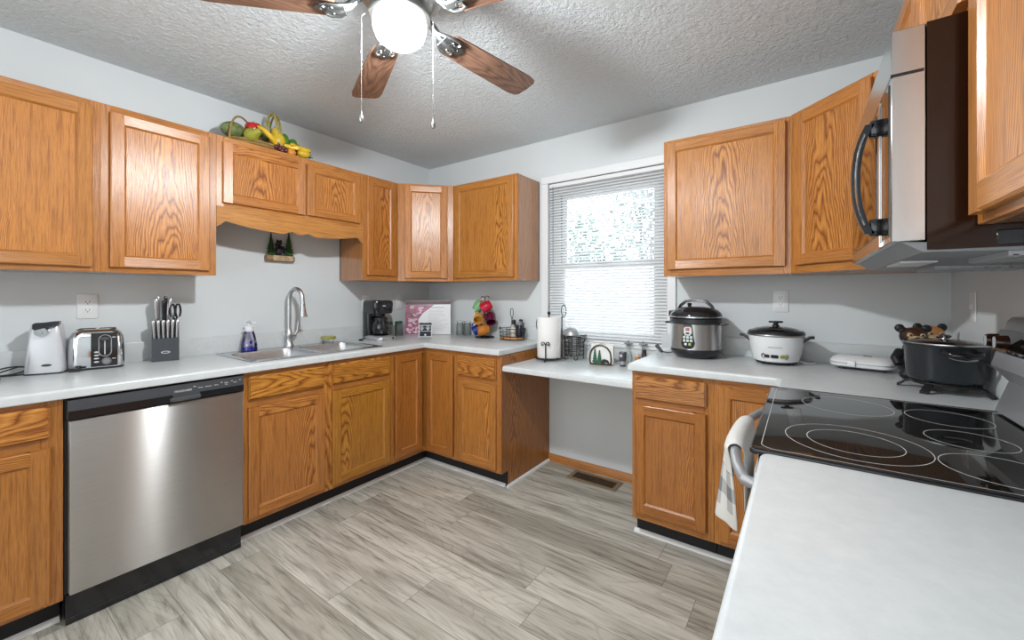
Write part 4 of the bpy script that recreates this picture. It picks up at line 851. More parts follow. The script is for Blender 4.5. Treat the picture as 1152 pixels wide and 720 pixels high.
# recipe board: glass board leaning across the corner (local x along the board, front -y)
rb = thing('recipe_board', 'printed glass board with pink flowers and a recipe leaning in the corner', 'cutting board', (.2330, -.2330, CT), R(45))
LE = R(-9); BR = (LE, 0, 0)
def bpart(name, mats, fn, parent=rb, **kw):
    mb = MB(); fn(mb); o = mb.build(name, mats, parent, **kw); o.rotation_euler = BR; return o
bo_ = bpart('board', 'white_plastic', lambda m: m.prism(rrect(0, .152, .196, .150, .008, 4), -.004, .004, 'y'))
bpart('dark_floral_band', 'maroon', lambda m: m.prism([(-.1955, .264), (.1955, .268), (.1955, .3005), (-.1955, .3005)], -.0052, -.0038, 'y'))
def blobs(m):
    rr = random.Random(5); m.prism([(-.1955, .004), (-.080, .004), (-.083, .14), (-.045, .19), (.05, .264), (-.1955, .263)], -.0050, -.0038, 'y')
bpart('pink_flower_print', 'pink', blobs)
def petals(m):
    rr = random.Random(8)
    for k in range(34):
        x, z = rr.uniform(-.175, -.09), rr.uniform(.02, .25); x += max(0, (z - .14)) * rr.uniform(0, .8)
        m.lathe([(0, -.0056), (rr.uniform(.008, .018), -.0054), (.001, -.0049)], 7, (x, 0, z), 'y', sy=rr.uniform(.5, 1))
bpart('petal_print', 'pink_light', petals)
bpart('leaf_print', 'pale_green', lambda m: [m.lathe([(0, -.0058), (.010, -.0056), (.001, -.005)], 6, (x, 0, z), 'y', sy=.5) for x, z in ((-.13, .14), (-.11, .10), (-.15, .08), (-.09, .18), (-.14, .20))])
def lines(m):
    rr = random.Random(3)
    m.box(-.01, .14, -.0050, -.0038, .238, .243)
    for k in range(15): m.box(.0, rr.uniform(.09, .175), -.0050, -.0038, .215 - k * .0125, .2165 - k * .0125)
bpart('recipe_lines', 'text_grey', lines)
nh = thing('napkin_caddy', 'small white framed black card holder in front of the recipe board', 'holder', (.330, -.352, CT), R(42))
mb = MB(); mb.prism(rrect(0, .050, .054, .049, .006, 3), -.010, .010, 'y'); mb.build('white_frame', 'white_plastic', nh)
mb = MB(); mb.prism(rrect(0, .026, .047, .020, .004, 3), -.0122, -.009, 'y'); mb.prism(rrect(0, .072, .047, .022, .004, 3), -.0115, -.009, 'y'); mb.build('black_panel', 'navy_black', nh)
mb = MB()
for x in (-.028, .022):
    for a in range(-60, 61, 30): mb.tube([(x, -.012, .055), (x + .022 * sin(R(a)), -.0125, .058 + .040 * cos(R(a)))], [.0016, .0022], 5)
mb.lathe([(0, -.0135), (.008, -.0132), (.009, -.0118)], 14, (0, 0, .017), 'y'); mb.build('pale_scrolls', 'text_white', nh)
mb = MB()
for x in (-.04, -.022, .002, .024, .040): mb.sph((x, .0, .103), (.013, .008, .016), 10, 8)
mb.build('packets', 'navy_black', nh)

# ---------------------------------------------------------------- mug tree and mugs
mx_, my_ = .778, -.118
mt = thing('mug_tree', 'black wire mug tree holding six coloured mugs', 'mug tree', (mx_, my_, CT))
mb = MB(); mb.tube([(.075 * cos(a), .075 * sin(a), .005) for a in [k * 2 * pi / 28 for k in range(28)]], .004, 8, closed=True); mb.tube([(-.075, 0, .005), (.075, 0, .005)], .003, 6); mb.tube([(0, -.075, .005), (0, .075, .005)], .003, 6); mb.build('base_ring', 'iron', mt)
mb = MB(); mb.tube([(0, 0, .004), (0, 0, .325)], .0042, 8); mb.tube([(0, 0, .325), (-.018, 0, .338), (-.036, 0, .334), (-.040, 0, .322)], .003, 6); mb.tube([(0, 0, .325), (.018, 0, .342), (.038, 0, .338), (.044, 0, .325)], .003, 6); mb.build('post', 'iron', mt)
def mug(label, mat, dx, dy, z, axis, up=(0, 0, 1)):
    """mug hanging with its mouth pointing along axis; handle towards the post"""
    o = thing('mug', label, 'mug', (0, 0, 0), 0, 'mugs on the mug tree')
    ax = Vector(axis).normalized(); hd = (Vector(up) - ax * ax.dot(Vector(up))).normalized(); sd = ax.cross(hd)
    mm = Matrix((hd, sd, ax)).transposed().to_4x4(); mm.translation = Vector((mx_ + dx, my_ + dy, CT + z)); o.matrix_world = mm
    mb = MB(); mb.lathe([(0, -.046), (.026, -.046), (.033, -.042), (.041, -.020), (.0425, .005), (.040, .030), (.0395, .046), (.0365, .047), (.037, .030), (.039, .004), (.036, -.030), (0, -.038)], 28); mb.build('cup', mat, o)
    mb = MB(); mb.tube([(.038, 0, .028), (.058, 0, .030), (.068, 0, .012), (.066, 0, -.010), (.054, 0, -.022), (.039, 0, -.020)], .0048, 8); mb.build('mug_handle', mat, o)
    mb = MB(); mb.tube([(-dx, -dy, .02), (-dx * .4, -dy * .4, .035), (dx * .1, dy * .1, .045)], .0028, 6)
    return o
mug('green mug at the top left of the mug tree', 'mug_green', -.058, -.005, .262, (-.35, -.25, -.75), (.7, 0, .7))
mug('red mug at the top right of the mug tree', 'mug_red', .045, -.035, .255, (-.62, -.55, -.50), (0, .3, 1))
mug('yellow mug facing forward in the middle of the mug tree', 'mug_yellow', -.030, -.040, .160, (.55, -.80, -.30), (-.5, .1, 1))
mug('dark plum mug on the right middle arm of the mug tree', 'mug_plum', .066, -.006, .162, (.45, -.45, -.65), (-.6, 0, .8))
mug('dark blue mug at the lower left of the mug tree', 'mug_blue', -.074, .010, .068, (-.65, -.35, -.40), (.6, 0, .9))
mug('orange mug at the lower front of the mug tree', 'mug_orange', .026, -.045, .066, (-.62, -.72, -.20), (.2, .1, 1))
mb = MB()
for (dx, dy, z) in ((-.05, 0, .300), (.05, -.02, .295), (-.035, -.02, .205), (.05, 0, .21), (-.05, .01, .12), (.03, -.03, .12)): mb.tube([(0, 0, z - .03), (dx * .6, dy * .6, z - .020), (dx, dy, z), (dx * 1.1, dy * 1.1, z + .012)], .003, 6)
mb.build('hook_arms', 'iron', mt)

# wire basket with loop handle and salt shakers
wb = thing('wire_caddy', 'black wire caddy with tall loop handle on an orange wooden base', 'caddy', (1.045, -.105, CT))
mb = MB(); mb.lathe([(0, .006), (.098, .006), (.102, .010), (.100, .022), (0, .022)], 32, sx=1, sy=.72); mb.build('wooden_base', 'copper_orange', wb)
mb = MB(); ring = lambda r, z: [(r * cos(a), r * .72 * sin(a), z) for a in [k * 2 * pi / 32 for k in range(32)]]
for r, z in ((.104, .006), (.108, .028), (.113, .088), (.111, .058)): mb.tube(ring(r, z), .0026, 6, closed=True)
for k in range(10): a = k * 2 * pi / 10; mb.tube([(.104 * cos(a), .104 * .72 * sin(a), .004), (.113 * cos(a), .113 * .72 * sin(a), .088)], .0022, 6)
for s in (-1, 1): mb.tube([(s * .113, 0, .088), (s * .124, 0, .096), (s * .130, 0, .086), (s * .122, 0, .078)], .0024, 6)
mb.build('wire_frame', 'iron', wb)
mb = MB(); mb.tube([(-.004, 0, .02), (-.004, 0, .16), (-.018, 0, .205), (-.016, 0, .236), (-.004, 0, .246), (.008, 0, .236), (.010, 0, .205), (.0, 0, .16)], .0030, 8); mb.build('loop_handle', 'iron', wb)
def shaker(label, x, y, mat, top, h=.10, r=.023):
    o = thing('spice_jar', label, 'spice jar', (x, y, CT + .0222), 0, 'spice jars in the wire caddy'); mb = MB(); mb.lathe([(0, .001), (r, .001), (r * 1.05, .01), (r, h * .7), (r * .7, h * .78), (0, h * .78)], 18); mb.build('jar_body', mat, o)
    mb = MB(); mb.lathe([(r * .75, h * .76), (r * .85, h * .77), (r * .8, h * .95), (0, h)], 18); mb.build('jar_cap', top, o)
shaker('pale spice jar with grey cap in front in the wire caddy', 1.062, -.118, 'cream', 'grey_silver'); shaker('dark purple spice jar behind the caddy handle', 1.035, -.072, 'navy_black', 'black_gloss', .135); shaker('blue black spice jar at the right end of the caddy', 1.112, -.098, 'navy_black', 'mid_grey', .125); shaker('dark spice jar with tilted lid at the back right of the caddy', 1.096, -.060, 'dark_grey', 'navy_black', .14, .02)

# ---------------------------------------------------------------- desk items
DZ = .8103
pt_ = thing('towel_holder', 'black wrought iron paper towel holder on the desk', 'paper towel holder', (1.452, -.232, DZ))
mb = MB(); mb.tube([(.095 * cos(a), .095 * sin(a), .016) for a in [k * 2 * pi / 32 for k in range(32)]], .0042, 8, closed=True); mb.lathe([(0, .014), (.055, .014), (.055, .018), (0, .018)], 24); mb.tube([(-.095, 0, .016), (.095, 0, .016)], .0035, 6); mb.build('base_ring', 'iron', pt_)
mb = MB(); mb.tube([(0, 0, .016), (0, 0, .318)], .005, 8); mb.sph((0, 0, .328), .012, 14, 10); mb.build('centre_post', 'iron', pt_)
def scroll(ang, h, loop):
    c_, s_ = cos(ang), sin(ang); q = lambda r, t, z: (c_ * r - s_ * t, s_ * r + c_ * t, z); mb = MB()
    mb.tube([q(.118, 0, .004), q(.110, 0, .010), q(.098, 0, .010), q(.094, 0, .03), q(.094, 0, h)], .0042, 8)
    mb.sph(q(.119, 0, .006), .006, 8, 6)
    if loop: mb.tube([q(.094, 0, h)] + [q(.108 + .018 * sin(a), 0, h + .042 - .042 * cos(a)) for a in [k * 2 * pi / 14 for k in range(1, 14)]] + [q(.094, 0, h)], .0030, 8)
    else:
        for s in (-1, 1): mb.tube([q(.095, 0, h - .008), q(.097, s * .008, h + .010), q(.098, s * .022, h + .014), q(.098, s * .030, h + .002), q(.098, s * .024, h - .010), q(.098, s * .014, h - .006), q(.098, s * .018, h + .002)], .0036, 8)
    mb.build('scroll_arm', 'iron', pt_)
scroll(R(-74), .120, False); scroll(R(46), .30, True); scroll(R(166), .20, True)
rl_ = thing('paper_towel_roll', 'white paper towel roll standing on the iron holder', 'paper towel', (1.452, -.232, DZ + .0205))
mb = MB(); mb.lathe([(.020, .001), (.080, .001), (.082, .004), (.082, .276), (.080, .279), (.020, .279), (.018, .27), (.018, .01), (.020, .001)], 48); mb.tube([(.082, -.004, .002), (.0835, 0, .14), (.082, -.004, .277)], .0015, 6); mb.build('sheets', 'paper', rl_)
bk = thing('wire_basket', 'black wire basket with scroll foot behind the paper towels', 'basket', (1.585, -.105, DZ))
mb = MB(); sq = lambda h, z, r=.02: [(px, py, z) for px, py in rrect(0, 0, h, h * .75, r, 4)]
for h, z in ((.058, .030), (.060, .060), (.062, .090), (.064, .12), (.068, .150), (.070, .165)): mb.tube(sq(h, z), .0026, 6, closed=True)
for px, py in rrect(0, 0, .059, .044, .02, 3): mb.tube([(px, py, .028), (px * 1.04, py * 1.04, .11), (px * 1.17, py * 1.17, .165)], .0022, 6)
for k in range(5): mb.tube([(-.055 + .0275 * k, -.042, .030), (-.055 + .0275 * k, .042, .030)], .002, 6)
for sx in (-1, 1): mb.tube([(sx * .05, -.045, .030), (sx * .05, -.052, .010), (sx * .035, -.054, .003), (sx * .02, -.053, .012), (sx * .03, -.052, .020)], .003, 6); mb.tube([(sx * .05, .04, .030), (sx * .05, .045, .003)], .003, 6)
mb.tube([(.070, 0, .165), (.088, 0, .180), (.094, 0, .168), (.085, 0, .14), (.066, 0, .12)], .0028, 6); mb.build('wire_frame', 'iron', bk)
dm = thing('serving_dome', 'pale dome shaped cover resting on the wire basket', 'dome', (1.565, -.105, DZ + .1675)); mb = MB(); mb.lathe([(.060, .001), (.062, .004), (.058, .022), (.042, .045), (.020, .056), (0, .058)], 28); mb.build('dome', 'grey_silver', dm)
tj = thing('glass_jar', 'clear jar with white bits standing in the wire basket', 'jar', (1.592, -.108, DZ + .0322)); mb = MB(); mb.lathe([(0, .001), (.034, .001), (.036, .01), (.036, .10), (.030, .118), (0, .118)], 24); mb.build('jar_body', 'jar_glass', tj)
nb = thing('napkin_holder', 'bronze arched napkin holder with green pines and black bear on the desk', 'napkin holder', (1.828, -.200, DZ), R(10))
mb = MB(); arch = [(.068 * cos(R(a)), 0, .055 + .074 * sin(R(a))) for a in range(0, 181, 12)]
for y in (-.026, .026):
    mb.tube([(.064, y, .006), (.070, y, .03)] + [(p[0], y, p[2]) for p in arch] + [(-.070, y, .03), (-.064, y, .006)], .0052, 8)
mb.box(-.070, .070, -.032, .032, .001, .009, bev=.002); mb.build('arch_frame', 'bronze', nb)
def flat_pine(x, h):
    mb = MB(); pts = [(x - .003, .008), (x - .003, .024)]
    L_ = []; 
    for k in range(5): zz = .022 + (h - .022) * k / 5; wv_ = .018 * (1 - k / 5.6); L_ += [(wv_, zz), (wv_ * .5, zz + (h - .022) / 5.5)]
    pl_ = [(x - .003, .006)] + [(x - a, b) for a, b in L_] + [(x, h)] + [(x + a, b) for a, b in L_[::-1]] + [(x + .003, .006)]
    mb.prism(pl_, -.0275, -.0245, 'y'); mb.build('pine_cutout', 'pine_flat', nb, smooth=False)
flat_pine(-.036, .105); flat_pine(-.006, .098)
mb = MB(); mb.prism([(.006, .008), (.006, .020), (.012, .034), (.022, .040), (.036, .038), (.050, .034), (.056, .022), (.056, .008), (.048, .008), (.046, .018), (.034, .020), (.026, .018), (.024, .008), (.016, .008), (.014, .018), (.012, .008)], -.0275, -.0245, 'y'); mb.build('bear_cutout', 'bear_black', nb, smooth=False)
np_ = thing('napkins', 'stack of white napkins standing in the bear napkin holder', 'napkins', (1.828, -.200, DZ + .0095), R(10)); mb = MB()
for k in range(8): mb.box(-.062 + .001 * (k % 3), .082 - .002 * (k % 2), -.019 + .0047 * k, -.0155 + .0047 * k, .0005, .118 + .002 * (k % 3), bev=.001)
mb.build('paper_stack', 'paper', np_)
tb = thing('tumbler', 'small dark tumbler with pale emblem beside the napkin holder', 'cup', (1.968, -.185, DZ)); mb = MB(); mb.lathe([(0, .001), (.0165, .001), (.018, .004), (.0185, .03), (.023, .05), (.0235, .088), (.021, .093), (0, .0935)], 24); mb.build('cup_body', 'dark_grey', tb)
mb = MB(); mb.lathe([(.0190, .012), (.0197, .012), (.0200, .034), (.0194, .034)], 24); mb.build('steel_band', 'grey_silver', tb); mb = MB(); mb.lathe([(0, -.0255), (.009, -.0250), (.010, -.0228)], 12, (-.004, 0, .070), 'y'); mb.build('emblem', 'pink_light', tb)
def cruet(label, x, y):
    o = thing('oil_bottle', label, 'bottle', (x, y, DZ), 0, 'oil bottles by the window'); mb = MB(); mb.lathe([(0, .001), (.020, .001), (.022, .005), (.020, .055), (.010, .085), (.008, .122), (0, .122)], 20); mb.build('bottle', 'jar_glass', o)
    mb = MB(); mb.lathe([(0, .122), (.014, .124), (.030, .130), (.026, .136), (.008, .140), (.004, .152), (0, .153)], 20); mb.build('stopper', 'mid_grey', o)
cruet('small clear oil bottle with wide grey stopper, left of two by the window', 1.955, -.045); cruet('small clear oil bottle with wide grey stopper, right of two by the window', 2.055, -.048)
def vial(label, x, y, h, mat, cap):
    o = thing('seasoning_bottle', label, 'bottle', (x, y, DZ), 0, 'little seasoning bottles'); mb = MB(); mb.lathe([(0, .001), (.016, .001), (.017, .004), (.016, h * .7), (.012, h * .76), (0, h * .76)], 16); mb.build('bottle', mat, o); mb = MB(); mb.lathe([(.012, h * .74), (.0135, h * .75), (.013, h), (0, h)], 16); mb.build('cap', cap, o)
vial('tiny orange bottle in front of the oil bottles by the corner counter', 2.035, -.105, .078, 'copper_orange', 'cream'); vial('tiny dark bottle next to the orange one by the corner counter', 2.078, -.100, .105, 'maroon', 'black_plastic')

# ---------------------------------------------------------------- pressure cooker
pc = thing('pressure_cooker', 'stainless electric pressure cooker with black lid beside the window', 'pressure cooker', (2.405, -.205, CT), R(-6))
mb = MB(); mb.lathe([(0, .004), (.104, .004), (.112, .010), (.128, .026), (.1345, .042), (.1345, .052), (0, .052)], 48); mb.build('base', 'black_gloss', pc)
mb = MB(); mb.lathe([(.1325, .05), (.1325, .196), (0, .196)], 48); mb.build('body', 'brushed', pc)
mb = MB(); mb.lathe([(.134, .190), (.139, .194), (.139, .218), (.134, .222), (0, .222)], 48); mb.build('rim_band', 'black_plastic', pc)
mb = MB(); mb.lathe([(.130, .223), (.138, .225), (.138, .236), (.132, .250), (.112, .268), (.08, .280), (.04, .286), (0, .287)], 48); mb.lathe([(.1365, .2225), (.1405, .224), (.1405, .232), (.1365, .236)], 48); ld = mb.build('lid', 'black_gloss', pc)
mb = MB(); mb.lathe([(.1382, .226), (.1412, .227), (.1412, .233), (.1382, .234)], 48); mb.build('steel_trim', 'steel', ld)
mb = MB(); mb.loft([[(x, -.017 * wv, z), (x, .017 * wv, z), (x, .014 * wv, z + th), (x, -.014 * wv, z + th)] for x, z, th, wv in ((-.098, .262, .012, 1.1), (-.085, .284, .014, 1.1), (-.055, .308, .014, 1), (0, .318, .014, 1), (.055, .308, .014, 1), (.085, .284, .014, 1.1), (.098, .262, .012, 1.1))]); mb.build('lid_handle', 'black_plastic', ld, ang=50)
for s in (-1, 1):
    mb = MB(); mb.box(s * .128, s * .166, -.030, .030, .186, .198, bev=.004, seg=2); mb.build('side_handle', 'black_plastic', pc)
mb = MB(); mb.lathe([(0, 0), (.010, 0), (.010, .016), (.013, .018), (.011, .028), (0, .029)], 14, (-.05, .05, .277)); mb.build('pressure_valve', 'black_plastic', ld); mb = MB(); mb.box(-.150, -.118, -.02, .02, .222, .262, bev=.008, seg=2); mb.build('lid_latch', 'black_plastic', ld)
def on_cyl(poly, r, z0=0):  # wrap a flat outline round the pot's front
    return [(r * sin(x / r), -r * cos(x / r), z + z0) for x, z in poly]
def wrap(mb, poly, r0, r1):
    mb.loft([on_cyl(poly, r0), on_cyl(poly, r1)], cap0=False)
mb = MB(); ov = [(-.020, .190), (-.026, .160), (-.030, .120), (-.037, .088), (-.030, .068), (-.014, .058), (.014, .058), (.030, .068), (.037, .088), (.030, .120), (.026, .160), (.020, .190)]; wrap(mb, ov, .130, .1375); pn = mb.build('control_panel', 'black_gloss', pc, ang=20)
mb = MB(); wrap(mb, [(-.020, .172), (-.022, .146), (-.012, .130), (.012, .130), (.022, .146), (.020, .172), (.012, .178), (-.012, .178)], .137, .1385); dp = mb.build('display_field', 'panel_pale', pn, ang=20)
mb = MB(); wrap(mb, [(-.010, .156), (.010, .156), (.010, .172), (-.010, .172)], .138, .1391); mb.build('red_label', 'button_red', dp, ang=20); mb = MB(); wrap(mb, [(-.009, .138), (.009, .138), (.009, .147), (-.009, .147)], .138, .1391); mb.build('display', 'display', dp, ang=20)
for (x, z, m_) in ((-.018, .121, 'panel_pale'), (0, .121, 'panel_pale'), (.018, .121, 'panel_pale'), (-.018, .103, 'panel_pale'), (0, .103, 'panel_pale'), (.018, .103, 'panel_pale'), (-.011, .083, 'panel_pale'), (.011, .083, 'button_green')):
    mb = MB(); wrap(mb, rrect(x, z, .0068, .0068, .003, 3), .137, .1388); mb.build('button', m_, pn, ang=20)
mb = MB(); mb.tube([(-.10, .09, .02), (-.15, .06, .006), (-.17, .02, .005), (-.2, -.0, .012)], .0035, 8); mb.tube([(-.195, .0, .010), (-.235, .02, .042)], [.009, .012], 10); mb.build('power_cord', 'dark_grey', pc)

# ---------------------------------------------------------------- rice cooker
rc = thing('rice_cooker', 'white rice cooker with dark glass lid under the wall outlet', 'rice cooker', (2.790, -.195, CT), R(2))
mb = MB(); mb.lathe([(0, .012), (.088, .012), (.100, .018), (.112, .06), (.122, .12), (.1245, .142), (.120, .145), (0, .145)], 48); mb.build('body', 'white_plastic', rc)
mb = MB(); mb.lathe([(0, .006), (.090, .006), (.094, .012), (0, .013)], 40)
for a in (45, 135, 225, 315): mb.lathe([(0, .0005), (.010, .0005), (.011, .008)], 10, (.074 * cos(R(a)), .074 * sin(R(a)), 0))
mb.build('foot_ring', 'black_plastic', rc)
mb = MB(); mb.lathe([(.112, .146), (.129, .1465), (.131, .149), (.129, .153), (.112, .154)], 48); mb.build('inner_pot_rim', 'steel_satin', rc)
mb = MB(); mb.lathe([(.121, .154), (.124, .155), (.118, .168), (.09, .181), (.05, .189), (0, .191), (0, .188), (.05, .186), (.09, .178), (.117, .164)], 48); ld = mb.build('lid', 'smoke_glass', rc)
mb = MB(); mb.lathe([(.117, .154), (.126, .155), (.126, .162), (.118, .170), (.115, .168)], 48); mb.build('lid_rim', 'black_plastic', ld)
mb = MB(); mb.lathe([(0, .189), (.018, .189), (.016, .196), (.011, .200), (.012, .210), (.0, .210)], 20); mb.lathe([(0, .208), (.030, .209), (.033, .213), (.030, .218), (0, .220)], 24, sy=.6); mb.build('lid_knob', 'black_plastic', ld)
for s in (-1, 1):
    mb = MB(); mb.loft([[(s * x, -hw, z), (s * x, hw, z), (s * x, hw, z + .012), (s * x, -hw, z + .012)] for x, hw, z in ((.113, .034, .108), (.128, .034, .122), (.145, .032, .134), (.162, .026, .136))]); mb.build('side_handle', 'black_plastic', rc)
def rwrap(mb, poly, off):
    f = lambda z: .100 + (.112 - .100) * (z - .018) / .042 if z < .06 else .112 + .010 * (z - .06) / .06
    P3 = lambda o: [((f(z) + o) * sin(x / .11), -(f(z) + o) * cos(x / .11), z) for x, z in poly]
    mb.loft([P3(-.003), P3(off)], cap0=False)
mb = MB(); rwrap(mb, rrect(-.004, .046, .062, .0145, .014, 6), .0025); cpn = mb.build('control_panel', 'mid_grey', rc, ang=20)
for (x, wd, m_) in ((-.038, .012, 'maroon'), (-.004, .016, 'black_gloss'), (.034, .014, 'lid_green')):
    mb = MB(); rwrap(mb, rrect(x, .046, wd, .0085, .005, 3), .0042); mb.build('indicator', m_, cpn, ang=20)
mb = MB()
for k in range(11): rwrap(mb, [(-.030 + k * .0052, .0885), (-.0268 + k * .0052, .0885), (-.0268 + k * .0052, .0945), (-.030 + k * .0052, .0945)], .0010)
mb.build('faint_lettering', 'grey_silver', rc, smooth=False)
mb = MB(); mb.tube([(.09, .04, .02), (.125, .02, .006), (.155, .03, .004), (.17, .06, .006)], .0032, 8); mb.build('power_cord', 'white_plastic', rc)

# ---------------------------------------------------------------- sandwich maker
sm = thing('sandwich_maker', 'closed white sandwich maker lying on the right counter', 'sandwich maker', (3.140, -.155, CT), R(-14))
for (nm, z0, z1, e_) in (('lower_shell', .012, .030, 0), ('upper_shell', .0345, .064, 1)):
    mb = MB(); lo_, hi = (.108, .088), (.118, .096)
    prs = [(z0, .100, .080), (z0 + .006, .115, .094), (z1 - .002, .117, .096), (z1, .117, .096)] if not e_ else [(z0, .117, .096), (z0 + .008, .117, .096), (z1 - .010, .108, .086), (z1 - .003, .080, .062), (z1, .05, .04)]
    mb.loft([[(px, py, z) for px, py in rrect(0, 0, a, b, .045, 6)] for z, a, b in prs]); mb.build(nm, 'white_plastic', sm, ang=40)
mb = MB(); mb.prism(rrect(0, 0, .112, .091, .042, 6), .0302, .0342, 'z'); mb.build('plate_gap', 'grey_silver', sm)
mb = MB(); mb.box(-.042, -.012, -.106, -.092, .018, .046, bev=.004, seg=2); mb.build('latch', 'white_plastic', sm); mb = MB(); mb.box(.005, .035, -.030, -.018, .0600, .0655); mb.build('indicator', 'ink', sm)
for x, y in ((-.07, -.06), (.07, -.06), (-.07, .06), (.07, .06)):
    mb = MB(); mb.lathe([(0, .0005), (.011, .0005), (.013, .014)], 10, (x, y, 0)); mb.build('foot', 'dark_grey', sm)

# ---------------------------------------------------------------- trivet, stock pot, bear jars
tr_x, tr_y = 3.332, -.566
tv = thing('trivet', 'black three legged iron trivet under the stock pot', 'trivet', (tr_x, tr_y, CT))
mb = MB(); mb.tube([(.088 * cos(a), .088 * sin(a), .032) for a in [k * 2 * pi / 30 for k in range(30)]], .0055, 8, closed=True); mb.tube([(.045 * cos(a), .045 * sin(a), .032) for a in [k * 2 * pi / 20 for k in range(20)]], .004, 8, closed=True); mb.build('ring', 'iron', tv)
for a in (-125, -38, 55, 160):
    c_, s_ = cos(R(a)), sin(R(a)); mb = MB(); q = lambda r, z: (c_ * r, s_ * r, z)
    mb.loft([[(c_ * r - s_ * w_, s_ * r + c_ * w_, z), (c_ * r + s_ * w_, s_ * r - c_ * w_, z), (c_ * r + s_ * w_, s_ * r - c_ * w_, z + .010), (c_ * r - s_ * w_, s_ * r + c_ * w_, z + .010)] for r, z, w_ in ((.045, .026, .006), (.085, .026, .009), (.108, .018, .011), (.120, .006, .011), (.130, .0005, .012))]); mb.build('leg', 'iron', tv, ang=50)
sp_ = thing('stock_pot', 'large dark grey stock pot with glass lid on the iron trivet', 'pot', (tr_x, tr_y, CT + .0385), R(8))
mb = MB(); mb.lathe([(0, .0), (.086, .0), (.098, .005), (.105, .018), (.111, .125), (.1145, .131), (.1145, .137), (.110, .137), (.107, .125), (.100, .020), (0, .010)], 56); mb.build('pot_body', 'hard_pot', sp_)
mb = MB(); mb.lathe([(.109, .1375), (.1155, .138), (.1155, .1415), (.110, .142)], 56); mb.build('lid_rim', 'steel', sp_); mb = MB(); mb.lathe([(.111, .1415), (.09, .147), (.05, .152), (0, .154), (0, .151), (.05, .149), (.09, .144), (.108, .139)], 48); ld = mb.build('pot_lid', 'smoke_glass', sp_)
mb = MB(); mb.lathe([(0, .152), (.014, .153), (.012, .158), (.018, .162), (.019, .167), (.012, .170), (0, .171)], 24); mb.build('lid_knob', 'steel', ld)
for a in (-88, 92):
    c_, s_ = cos(R(a)), sin(R(a)); q = lambda r, t, z: (c_ * r - s_ * t, s_ * r + c_ * t, z); mb = MB()
    mb.tube([q(.104, -.044, .116), q(.122, -.045, .114), q(.140, -.034, .110), q(.147, 0, .107), q(.140, .034, .110), q(.122, .045, .114), q(.104, .044, .116)], [.009, .009, .0095, .011, .0095, .009, .009], 10)
    for k in range(9): t_ = -.032 + .008 * k; mb.tube([q(.146 - abs(t_) * .2, t_, .117), q(.150 - abs(t_) * .2, t_, .112)], .0022, 5)
    mb.build('side_handle', 'black_gloss', sp_)
    mb = MB(); mb.tube([q(.105, -.036, .104), q(.124, -.036, .100), q(.138, -.026, .096), q(.142, 0, .093), q(.138, .026, .096), q(.124, .036, .100), q(.105, .036, .104)], .003, 6); mb.build('steel_loop', 'steel', sp_)
def bear(label, x, y, z, rz, s, face):
    o = thing('bear_figurine', label, 'figurine', (x, y, z), rz, 'bear figurines behind the pot'); mb = MB(); k = s
    mb.sph((0, 0, .072 * k), (.050 * k, .044 * k, .072 * k)); mb.sph((0, -.004 * k, .130 * k), (.034 * k, .032 * k, .03 * k)); mb.sph((0, -.008 * k, .178 * k), (.046 * k, .040 * k, .040 * k))
    for e in (-1, 1):
        mb.sph((e * .042 * k, 0, .212 * k), (.018 * k, .011 * k, .018 * k), 12, 8); mb.tube([(e * .040 * k, -.005 * k, .115 * k), (e * .062 * k, -.030 * k, .085 * k), (e * .054 * k, -.050 * k, .062 * k)], [.019 * k, .018 * k, .016 * k], 10); mb.sph((e * .032 * k, -.040 * k, .022 * k), (.022 * k, .028 * k, .0215 * k), 12, 8)
    b_ = mb.build('body', 'bear_black', o); rm = b_.modifiers.new('remesh', 'REMESH'); rm.mode = 'VOXEL'; rm.voxel_size = .0035 * k; rm.use_smooth_shade = True; sm_ = b_.modifiers.new('smooth', 'SMOOTH'); sm_.iterations = 6
    mb = MB(); mb.sph((0, -.022 * k, .184 * k), (.040 * k, .030 * k, .033 * k), 20, 12); mb.build('face', face, o)
    mb = MB(); mb.sph((0, -.046 * k, .168 * k), (.026 * k, .020 * k, .017 * k), 16, 10)
    for e in (-1, 1): mb.sph((e * .018 * k, -.046 * k, .186 * k), (.011 * k, .007 * k, .009 * k), 12, 8)
    mb.build('muzzle', 'muzzle', o); mb = MB(); mb.sph((0, -.066 * k, .174 * k), (.009 * k, .006 * k, .006 * k), 10, 8); mb.build('nose', 'bear_black', o)
    for e in (-1, 1): mb = MB(); mb.sph((e * .018 * k, -.0525 * k, .187 * k), .0042 * k, 8, 6); mb.build('eye', 'bear_black', o)
bear('black eared brown faced bear figurine over the left rim of the stock pot', 3.286, -.318, CT, R(4), 1.0, 'bear_brown'); bear('bear figurine with orange brown face behind the stock pot lid', 3.362, -.180, CT, R(14), 1.0, 'copper_orange')

# ---------------------------------------------------------------- fruit basket above the sink cabinet
FZ = UZ1 + .0005
fb = thing('fruit_basket', 'wicker basket of fruit with arched handle on top of the sink wall cabinet', 'basket', (.175, -1.548, FZ), HP)
mb = MB(); el = lambda a, b, z, n=36: [(a * cos(t_), b * sin(t_), z) for t_ in [k * 2 * pi / n for k in range(n)]]
mb.loft([el(.150, .070, .001), el(.175, .085, .012), el(.195, .100, .035), el(.190, .096, .035), el(.168, .08, .014), el(.145, .066, .006)])
for z, a, b in ((.010, .172, .083), (.022, .187, .094), (.036, .196, .101)): mb.tube(el(a, b, z), .006, 6, closed=True)
mb.build('woven_bowl', 'wicker', fb)
mb = MB(); mb.tube([(.09 * 0 + .02 + .085 * sin(t_), -.098 + .0 + .0, 0) for t_ in (0,)] + [] if False else [(.055, -.098 * cos(t_), .030 + .235 * sin(t_)) for t_ in [pi * k / 18 for k in range(19)]], .008, 8)
